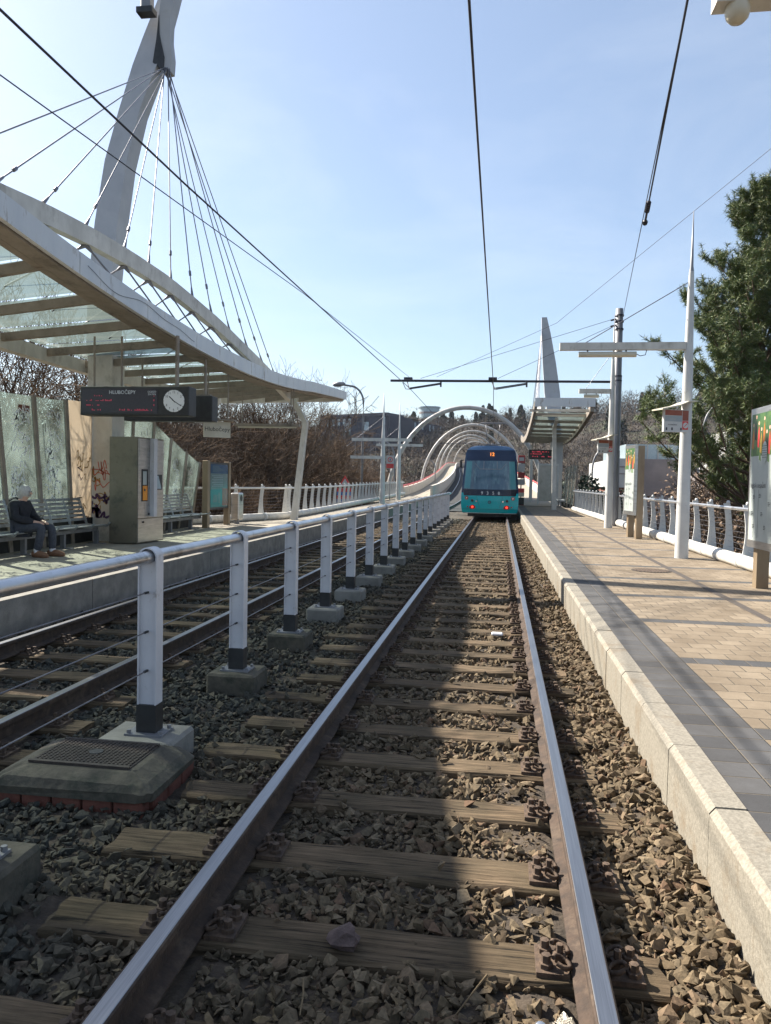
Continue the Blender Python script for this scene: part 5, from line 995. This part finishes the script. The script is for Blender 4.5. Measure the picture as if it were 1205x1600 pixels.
m_.build('striped_board', [mat('sign_blue', (.05,.12,.35), None, .5), M['red']], t); MB().tube([(-8.3, 41.1, -3.6), (-8.3, 41.1, 1.4)], .05).build('pole', M['galv'], t)
# ------------------------------------------------------------------ buildings
t = thing('apartment_block', (-38, 262, 5), 'long dark blue black apartment block on the hill behind the first hoop', 'building')
def wallrow(p, q, z0, z1, dark, nwin, rows, name='wall'):
    p, q = Vector((*p, 0)), Vector((*q, 0)); d = (q-p); l = d.length; d.normalize(); n_ = d.cross(Vector((0, 0, 1)))
    MB().prism([(0, z0), (l, z0), (l, z1), (0, z1)], p, d, (0, 0, 1), n_*-14).build(name, dark, t)
    r = random.Random(int(l*10))
    for j in range(rows):
        m_ = MB()
        for i in range(nwin):
            if r.random() < .75: a = l*(i+.2)/nwin; h = (z1-z0)/rows; m_.prism([(a, z0+h*(j+.2)), (a+l/nwin*.42, z0+h*(j+.2)), (a+l/nwin*.42, z0+h*(j+.85)), (a, z0+h*(j+.85))], p+n_*.02, d, (0, 0, 1), n_*.05)
        if m_.v: m_.build('window_row', M['windowpale'] if j == rows-1 else M['window'], t)
wallrow((-62, 262), (-36.5, 248), 8, 22.6, M['bldark'], 12, 4); wallrow((-36.2, 248.2), (-10, 330), 6, 22.4, M['bldark'], 26, 5)
MB().prism([(0, 0), (29, 0), (29, .9), (0, .9)], (-62, 261, 22.6), Vector((25.5, -14, 0)).normalized(), (0, 0, 1), Vector((.3, .8, 0))*14).build('roof_slab', M['bldark'], t)
m_ = MB().box(-52, -47, 254.4, 256, 17.5, 20.5).box(-45, -39.5, 250.4, 252, 17.8, 20.6); m_.build('balcony', M['windowpale'], t)
t = thing('tower_block', (-30, 340, 20), 'round pale tower block peeping over the dark apartment block', 'building')
MB().lathe([(0, 20), (4.5, 20), (4.5, 33.6), (5, 33.7), (5, 34.2), (0, 34.3)], (-31.5, 340, 0), 20, 0, False).build('tower', M['windowpale'], t)
m_ = MB(); [m_.lathe([(4.55, z), (4.6, z), (4.6, z+.9), (4.55, z+.9)], (-31.5, 340, 0), 20, 0, False) for z in (22, 25, 28, 31)]; m_.build('floor_band', M['blgrey'], t)
t = thing('brick_building', (14, 76, -4), 'white building with red brick lower walls behind the poster board', 'building')
MB().box(10.2, 11.2, 70, 90, -4, 1.35).build('brick_wall', M['brick'], t); MB().box(10.0, 11.6, 69.8, 90, 1.35, 3.9).build('upper_wall', M['blwhite'], t); MB().box(11.6, 22, 70.5, 90, 1.35, 3.9).build('upper_wall', M['blgrey'], t); MB().box(11.2, 19.9, 70, 88, -4, 1.35).build('lower_wall', M['blgrey'], t)
m_ = MB(); [m_.box(10.1, 10.2, y, y+1.6, -1.2, .6) for y in (71, 74, 77, 80, 83)]; [m_.box(a, a+.5, 69.9, 70, -1.3, .5) for a in (10.3, 10.75)]; m_.build('window', M['window'], t)
m_ = MB().box(11, 20, 71, 86, 3.9, 5.2); m_.build('penthouse', M['windowpale'], t)
m_ = MB(); [m_.box(a, a+.12, 70.93, 71, 3.9, 5.2) for a in np.arange(11, 20, .9)]; m_.build('mullion', M['blwhite'], t)
m_ = MB(); [m_.box(9.95, 11.65, 69.75, 69.8, z, z+.12) for z in (2.5, 3.1)]; m_.build('cornice', M['blgrey'], t)
t = thing('grey_building', (21, 62, -4), 'grey and white flat roofed building behind the pine branches', 'building')
MB().box(16.2, 34, 62, 80, -4, 2.6).build('lower_wall', M['blgrey'], t); MB().box(17.0, 21, 61.8, 78, 2.6, 5.8).build('stair_tower', M['blwhite'], t); MB().box(21, 34, 62.3, 79, 2.6, 5.6).build('upper_wall', M['blgrey'], t)
m_ = MB().box(21.4, 27.4, 62.2, 62.3, 2.9, 5.0); m_.build('window_band', M['windowpale'], t); m_ = MB(); [m_.box(a, a+.12, 62.14, 62.2, 2.9, 5.0) for a in np.arange(21.4, 27.5, 1.2)]; m_.build('mullion', M['blwhite'], t)
m_ = MB(); [m_.box(a, a+1, 61.9, 62, -1.6, -.6) for a in (17.2, 20.6, 24)]; m_.build('window', M['window'], t)
# ------------------------------------------------------------------ vegetation
def frame(d):
    d = d.normalized(); a = d.orthogonal().normalized(); return d, a, d.cross(a)
def bare_tree(seed, H, nstem, spread, depth=4, kids_=(7, 6, 5, 5), r0=.12, up=.45, leaves=0, twist=.5):
    r = random.Random(seed); trunk, crown, leafy = MB(), MB(), MB()
    def grow(p, d, l, rad, lev):
        n = 3 if lev > 1 else 4; pts = [p.copy()]; q = p.copy(); dd = d.copy()
        for k in range(n):
            dd = (dd+Vector((r.uniform(-1, 1), r.uniform(-1, 1), r.uniform(-.8, .9)))*.26+Vector((0, 0, up*.05))).normalized(); q = q+dd*l/n; pts.append(q.copy())
        rs = [max(rad*(1-.62*i/n), .007) for i in range(n+1)]
        (trunk if lev == 0 else crown).tube(pts, rs, 6 if lev == 0 else 3, 0, lev < 2, False)
        if lev >= depth:
            if leaves and r.random() < leaves:
                for _ in range(2):
                    c = pts[-1]+Vector((r.uniform(-.1, .1), r.uniform(-.1, .1), r.uniform(-.1, .1))); a = Vector((r.gauss(0, 1), r.gauss(0, 1), r.gauss(0, 1))).normalized()*.07; b = a.orthogonal().normalized()*.05; leafy.quad(c-a, c-b, c+a, c+b)
            return
        for k in range(kids_[lev]):
            u = r.uniform(.3, 1) if lev else r.uniform(.25, 1); i = min(int(u*n), n-1); f = u*n-i; c = pts[i].lerp(pts[i+1], f)
            ax = (pts[i+1]-pts[i]); d0, a, b = frame(ax); th = r.uniform(0, 6.283); ph = r.uniform(.45, 1.15)*spread
            nd = (d0*math.cos(ph)+(a*math.cos(th)+b*math.sin(th))*math.sin(ph)+Vector((0, 0, up*.22))).normalized()
            grow(c, nd, l*r.uniform(.45, .72)*(1 if lev else .85), rs[i]*.55, lev+1)
    for s in range(nstem):
        a = r.uniform(0, 6.283); sp = .0 if nstem == 1 else r.uniform(.1, .5)
        grow(Vector((math.cos(a)*sp*.6, math.sin(a)*sp*.6, 0)), Vector((math.cos(a)*sp, math.sin(a)*sp, 1)).normalized(), H*r.uniform(.45, .6), r0, 0)
    return trunk, crown, leafy
def tree_thing(name, loc, parts_, mats, label, cat, group):
    t = thing(name, (0, 0, 0), label, cat, group); ORG[t.name] = (0, 0, 0); trunk, crown, leafy = parts_
    trunk.build('trunk', mats[0], t); crown.build('crown', mats[1], t)
    if leafy.v: leafy.build('leaves', mats[2], t)
    t.location = loc; return t
G1 = 'bare brown trees crowding the far side of the platform'
protos = [tree_thing('bare_tree', (-17, 40, -4.2), bare_tree(1, 10, 1, 1.0, 4, (8, 6, 5, 4), .16), (M['bark'], M['twig']), 'bare brown tree in the thicket beyond the far walkway', 'tree', G1),
          tree_thing('bare_tree', (-13, 30, -4.2), bare_tree(2, 9, 3, 1.0, 4, (6, 5, 5, 4), .09), (M['bark'], M['twig']), 'bare brown tree in the thicket beyond the far walkway', 'tree', G1),
          tree_thing('bare_shrub', (-12, 26, -4.2), bare_tree(3, 6.0, 8, .8, 3, (9, 7, 5), .045, .8), (M['bark'], M['twig']), 'tangled bare brown shrub behind the white railing', 'shrub', 'bare shrubs behind the railing'),
          tree_thing('bare_tree', (-20, 52, -4.2), bare_tree(4, 11, 1, .9, 4, (8, 6, 5, 4), .18), (M['bark'], M['twig2']), 'bare brown tree in the thicket beyond the far walkway', 'tree', G1)]
rt = random.Random(21)
for k in range(78):
    y = rt.uniform(20, 85); base = -12.0-max(0, 26-y)*.15-max(0, y-50)*.02; x = base-abs(rt.gauss(0, 1))*7-.8; p = protos[rt.choice([0, 0, 1, 1, 3])]
    copy_tree(p, (x, y, -4.3), rotz=rt.uniform(0, 6.28), scale=(rt.uniform(1.05, 1.4),)*2+(rt.uniform(1.15, 1.5)*(.62 if x/y > -.225 else 1),))
for k in range(58):
    y = rt.uniform(19, 72); x = -12.4-rt.uniform(.3, 4.0)-max(0, 25-y)*.16; copy_tree(protos[2], (x, y, -4.3), rotz=rt.uniform(0, 6.28), scale=(rt.uniform(1.0, 1.35),)*2+(rt.uniform(1.0, 1.4),))
for k, (x, y, s) in enumerate(((-12.5, 15.5, 1.0), (-15.5, 19.5, 1.15), (-12.5, 12.5, 1.0), (-17, 14.5, 1.05), (-19, 23, 1.2))):
    copy_tree(protos[(0, 3, 1, 0, 3)[k]], (x, y, -4.3), ['bare tree showing through the scribbled glass, closest to the pylon', 'bare tree rising left of the pylon above the scribbled glass', 'bare tree at the left edge behind the glass panels', 'thin bare tree near the left edge against the white sky', 'far bare tree behind the pylon and the glass wall'][k], rotz=k*1.3, scale=(s, s, s*1.05))
G2 = 'bare trees beyond the sunlit platform'
for k in range(30):
    y = rt.uniform(85, 150); x = rt.uniform(6, 46)*y/90; copy_tree(protos[rt.choice([0, 1, 3])], (x, y, -4.5), 'bare brown tree on the slope behind the far shelter and brick building', rotz=rt.uniform(0, 6.28), scale=(rt.uniform(.8, 1.15),)*3)['group'] = G2
for k in range(26):
    y = rt.uniform(95, 170); x = -9-rt.uniform(2, 50)*y/130; copy_tree(protos[rt.choice([0, 1, 3])], (x, y, -4.5), 'bare brown tree on the slope below the dark apartment block', rotz=rt.uniform(0, 6.28), scale=(rt.uniform(.8, 1.1),)*3)['group'] = 'bare trees below the apartment block'
sh = tree_thing('dry_shrub', (9.5, 33, -4.3), bare_tree(9, 6.8, 5, 1.0, 3, (8, 7, 6), .05, .5, .42), (M['bark'], M['twig2'], M['dryleaf']), 'dry pale leaved shrub growing up behind the sunlit railing', 'shrub', 'dry shrubs behind the sunlit railing')
for x, y, s in ((8.6, 30, 1.05), (9.0, 26, 1.0), (10.9, 37, 1.2), (8.4, 36, 1.0), (9.8, 30, 1.1), (11.8, 34, 1.25), (7.6, 22, .82), (7.9, 18.5, .8), (7.4, 16, .72), (8.9, 16.5, .8), (7.8, 26, .9), (7.6, 13, .72), (9.9, 42, 1.15), (11.5, 46, 1.3), (8.0, 31.5, .95)): copy_tree(sh, (x, y, -4.3), rotz=x*y, scale=(s*1.2, s*1.2, s))
# pine with brushes of needles
def tuft(n, l, r):
    V, F = [], []
    for i in range(n):
        d = Vector((r.gauss(0, 1), r.gauss(0, 1), r.gauss(0, .8)+.75)).normalized(); b = Vector((0, 0, r.uniform(-.13, .13))); _, a, c = frame(d); wv = (a*math.cos(i)+c*math.sin(i))*.008
        ll = l*r.uniform(.75, 1.15); V += [b-wv, b+wv, b+d*ll]; F.append((3*i, 3*i+1, 3*i+2))
    return np.array([v[:] for v in V]), np.array(F)
def pine(loc, H, seed, label):
    r = random.Random(seed); t = thing('pine_tree', loc, label, 'tree'); L0 = Vector(loc); tr, br = MB(), MB(); tips = []
    tp = [L0+Vector((.12*math.sin(k*.9), .1*math.cos(k*.7), H*k/12)) for k in range(13)]; tr.tube(tp, [.22*(1-.9*k/12)+.012 for k in range(13)], 10); tr.build('trunk', M['pinebark'], t)
    z = 4.7
    while z < H-.25:
        f = z/H; n = 6 if f < .85 else 4
        for k in range(n):
            a = r.uniform(0, 6.283); ln = (5.3*(1-f)**.72+.25)*r.uniform(.6, 1.12)
            i = min(int(f*12), 11); p = tp[i].lerp(tp[i+1], f*12-i); d = Vector((math.cos(a), math.sin(a), r.uniform(.05, .4)+.25*f)); pts = [p.copy()]; q = p.copy(); m = 6
            for s in range(m): d = (d+Vector((r.uniform(-.12, .12), r.uniform(-.12, .12), .12))).normalized(); q = q+d*ln/m; pts.append(q.copy())
            br.tube(pts, [.05*(1-f*.6)*(1-.8*s/m)+.006 for s in range(m+1)], 5, 0, True, False)
            for s in range(2, m+1):
                for _ in range(2):
                    c = pts[s]; sd = Vector((r.gauss(0, 1), r.gauss(0, 1), r.uniform(-.1, .9))).normalized(); l2 = r.uniform(.2, .62)*(1-.4*f); e = c+(sd+d*.7).normalized()*l2; br.tube([c, c.lerp(e, .5)+Vector((0, 0, -.02)), e], [.013, .01, .006], 4, 0, True, False)
                    g = (e-c).normalized()
                    for u in (.6, .8, 1.0, 1.0, 1.05, 1.1): q_ = Vector((r.gauss(0, 1), r.gauss(0, 1), r.gauss(0, 1))); tips.append((c.lerp(e, u)+q_*.06, (g*.7+q_*.45+Vector((0, 0, .45))).normalized()))
                    if r.random() < .7:
                        e2 = e+(g+Vector((r.uniform(-.7, .7), r.uniform(-.7, .7), .5))).normalized()*.22; br.tube([e, e2], [.007, .005], 3, 0, True, False); tips.append((e2, (e2-e).normalized()))
            tips.append((pts[-1], d.copy()))
        z += r.uniform(.3, .5)
    tips.append((tp[-1], Vector((0, 0, 1)))); br.build('branch', M['pinebark'], t)
    tv = [tuft(40, .155, random.Random(s)) for s in range(5)]; Vs, Fs, off = [], [], 0
    for c, d in tips:
        v, f_ = tv[r.randrange(5)]; d, a, b = frame(d); th = r.uniform(0, 6.283); a, b = a*math.cos(th)+b*math.sin(th), b*math.cos(th)-a*math.sin(th); Rm = np.array([a[:], b[:], d[:]]); s = r.uniform(.85, 1.25)
        Vs.append((v*s)@Rm+np.array((c-L0)[:])); Fs.append(f_+off); off += len(v)
    o = bpy.data.objects.new('foliage', npmesh('foliage', np.concatenate(Vs), np.concatenate(Fs), M['needle'])); COL.objects.link(o); o.parent = t; return len(tips)
NT = pine((7.6, 24.5, -4.3), 14.5, 8, 'tall dense green pine tree beside the lamp mast, filling the right edge')
# dark leafy bushes and skyline conifers
def leaf_mass(c, rad, n, sz, r):
    c = np.array(c); u = r.normal(0, 1, (n, 3)); u /= np.linalg.norm(u, axis=1)[:, None]; p = c+u*np.array(rad)*(r.uniform(.35, 1, n)**.5)[:, None]
    a = r.normal(0, 1, (n, 3)); a /= np.linalg.norm(a, axis=1)[:, None]; b = np.cross(a, r.normal(0, 1, (n, 3))); b /= np.linalg.norm(b, axis=1)[:, None]
    a *= sz*r.uniform(.6, 1.3, (n, 1)); b *= sz*.6
    V = np.stack([p-a, p-b, p+a, p+b], 1).reshape(-1, 3); return V, np.arange(n*4).reshape(-1, 4)
def leafy(name, loc, blobs, n, sz, m, label, cat, group, seed, h):
    r = np.random.default_rng(seed); t = thing(name, loc, label, cat, group); Vs, Fs, off = [], [], 0
    for c, rad in blobs: v, f_ = leaf_mass(c, rad, n, sz, r); Vs.append(v); Fs.append(f_+off); off += len(v)
    o = bpy.data.objects.new('crown', npmesh('crown', np.concatenate(Vs), np.concatenate(Fs), m)); COL.objects.link(o); o.parent = t
    MB().tube([Vector(loc), Vector(loc)+Vector((0, 0, h))], [.12, .04], 6).build('trunk', M['bark'], t); return t
def bush_blobs(s, w, h): q = random.Random(s); return [((q.uniform(-w, w), q.uniform(-w, w), h*q.uniform(.35, .85)), (w*.55, w*.55, h*.26)) for _ in range(9)]
leafy('leafy_bush', (5.7, 58, -4.2), bush_blobs(1, 1.5, 6.2), 420, .16, M['bush'], 'dark green leafy bush beside the street lamp, nearest the far shelter', 'bush', None, 1, 4.5)
leafy('leafy_bush', (8.0, 58, -4.2), bush_blobs(2, 1.6, 6.0), 420, .16, M['bush'], 'dark green leafy bush just right of the street lamp', 'bush', None, 2, 4)
def conifer_blobs(s, h, w): q = random.Random(s); return [((q.gauss(0, w*.3*(1-k/14)), q.gauss(0, w*.3*(1-k/14)), h*(.2+.8*k/14)), (w*(1.05-k/14)**.55*q.uniform(.6, 1.2)+.25, w*(1.05-k/14)**.55*q.uniform(.6, 1.2)+.25, h*.065)) for k in range(15)]
cp = [leafy('conifer_tree', (0, 0, 0), conifer_blobs(s, h, w), 130, .42, M['conifer'], 'dark conifer on the skyline of the wooded hill', 'tree', 'dark conifers on the skyline', s, h*.9) for s, h, w in ((1, 11, 2.2), (2, 9, 2.6), (3, 13, 1.8))]
first = True
for k in range(46):
    y = rt.uniform(255, 350) if k > 22 else rt.uniform(345, 370); x = rt.uniform(-5, 95) if k > 22 else rt.uniform(-40, 25); z = ground_z(x, y)-1
    loc = (x, y, z); s = rt.uniform(.6, 1.05)
    if k < 3: cp[k].location = loc
    else: copy_tree(cp[k % 3], loc, rotz=rt.uniform(0, 6.28), scale=(s, s, s*rt.uniform(.8, 1.1)))
# far hillside wood: countless bare crowns and shrubs as one mass
r = np.random.default_rng(4); Vs, Fs, off = [], [], 0
for k in range(3000):
    y = r.uniform(150, 420); x = r.uniform(-.55, .55)*y+ (0 if k % 2 else 10); z = ground_z(x, y); h = r.uniform(4, 10); n = 80
    if abs(x+7) < 10 and y < 240: continue
    if -64 < x < -6 and 236 < y < 345: h = min(h, 3)
    p = np.array([x, y, z])+np.stack([r.normal(0, 1.5, n), r.normal(0, 1.5, n), r.uniform(.0, h, n)], 1); d = np.stack([r.normal(0, .7, n), r.normal(0, .7, n), r.uniform(.3, 1.4, n)], 1)*r.uniform(.6, 1.6, (n, 1)); wv = np.cross(d, r.normal(0, 1, (n, 3))); wv /= np.linalg.norm(wv, axis=1)[:, None]; wv *= .09
    V = np.stack([p-wv, p+wv, p+d], 1).reshape(-1, 3); Vs.append(V); Fs.append(np.arange(n*3).reshape(-1, 3)+off); off += n*3
o = bpy.data.objects.new('hillside_wood', npmesh('hillside_wood', np.concatenate(Vs), np.concatenate(Fs), M['twig2'])); COL.objects.link(o); tag(o, 'far brown leafless wood covering the hillside', 'wood', None, 'stuff')
# ------------------------------------------------------------------ small things on the track
t = thing('metal_lid', (.22, 2.42, -.16), 'small shiny metal lid lying by the right rail at the bottom', 'lid'); MB().lathe([(0, .035), (.018, .034), (.024, .024), (.026, .0), (.02, -.004)], (.17, 2.40, -.155), 16, 0, True, (.1, -.5, 1)).build('lid', M['chrome'], t)
m_ = MB(); rr = random.Random(4); gv = [(.20+.14*i/6, 2.37+.09*j/4+.02*math.sin(i*.9), -.15+.022*math.sin(i*1.7+j)+rr.uniform(-.005, .008)) for j in range(5) for i in range(7)]
m_.add(gv, [(j*7+i, j*7+i+1, (j+1)*7+i+1, (j+1)*7+i) for j in range(4) for i in range(6)], 0, True); single(m_, 'foil_scrap', M['foil'], 'crumpled silver foil scrap pressed against the right rail', 'litter')
bm = bmesh.new(); bmesh.ops.create_icosphere(bm, subdivisions=2, radius=1)
for v in bm.verts: q = 1+.18*math.sin(v.co.x*5+v.co.y*3)+.12*math.cos(v.co.z*7); v.co = Vector((-.52+v.co.x*.058*q, 2.72+v.co.y*.05*q, -.115+v.co.z*.042*q))
m_ = MB().bm(bm); single(m_, 'loose_stone', mat('reddish_stone', (.075,.05,.045), (.13,.09,.08), .9, scale=20, bump=.6), 'single reddish stone lying on the front edge of a sleeper', 'stone')
G = 'dry leaves and stalks on the stones'
for k, (x, y) in enumerate(((-.86, 2.25), (-.80, 2.31), (-.9, 2.36), (-.74, 2.2), (-.7, 2.28), (-.3, 2.45), (.1, 2.25))):
    a = Vector((rr.uniform(-1, 1), rr.uniform(-1, 1), rr.uniform(-.1, .4))).normalized()*rr.uniform(.018, .034); b = Vector((-a.y, a.x, rr.uniform(-.02, .03)))*.45; c = Vector((x, y, -.135)); u_ = Vector((0, 0, .012))
    m_ = MB().add([c-a, c-a*.3+b, c+a*.4+b*.9, c+a, c+a*.3-b, c-a*.4-b, c+u_], [(0, 1, 6), (1, 2, 6), (2, 3, 6), (3, 4, 6), (4, 5, 6), (5, 0, 6)]); single(m_, 'dead_leaf', M['deadleaf'], 'dry curled leaf among the stones at the bottom edge', 'leaf', G)
for k, (p, q) in enumerate((((.00, 2.62, -.13), (-.10, 2.36, -.11)), ((-.62, 2.5, -.14), (-.58, 2.3, -.12)), ((-.88, 2.2, -.14), (-.72, 2.12, -.1)), ((-.45, 3.05, -.14), (-.40, 2.9, -.12)))):
    p, q = Vector(p), Vector(q); single(MB().tube([p, p.lerp(q, .5)+Vector((.006, 0, .01)), q], [.004, .0035, .002], 5), 'dry_stalk', M['deadleaf'], 'thin dry stalk lying across the track stones', 'stalk', G)
single(MB().cbox(-.05, .08, 8.6, 8.68, -.14, -.105, .012), 'paper_scrap', M['sock'], 'white paper scrap by the right rail some way up the track', 'litter')

# ------------------------------------------------------------------ air
mb = MB().box(-1000, 1000, -320, 3100, -6.5, 60)
hz = bpy.data.materials.new('haze_air'); hz.use_nodes = True; n = hz.node_tree.nodes; n.remove(n['Principled BSDF']); pv = n.new('ShaderNodeVolumePrincipled'); pv.inputs['Color'].default_value = (.72, .82, 1, 1); pv.inputs['Density'].default_value = .0001; pv.inputs['Anisotropy'].default_value = .2
hz.node_tree.links.new(pv.outputs[0], n['Material Output'].inputs['Volume'])
struct(mb, 'haze', hz, 'pale blue air between the stop and the far hill', 'stuff')
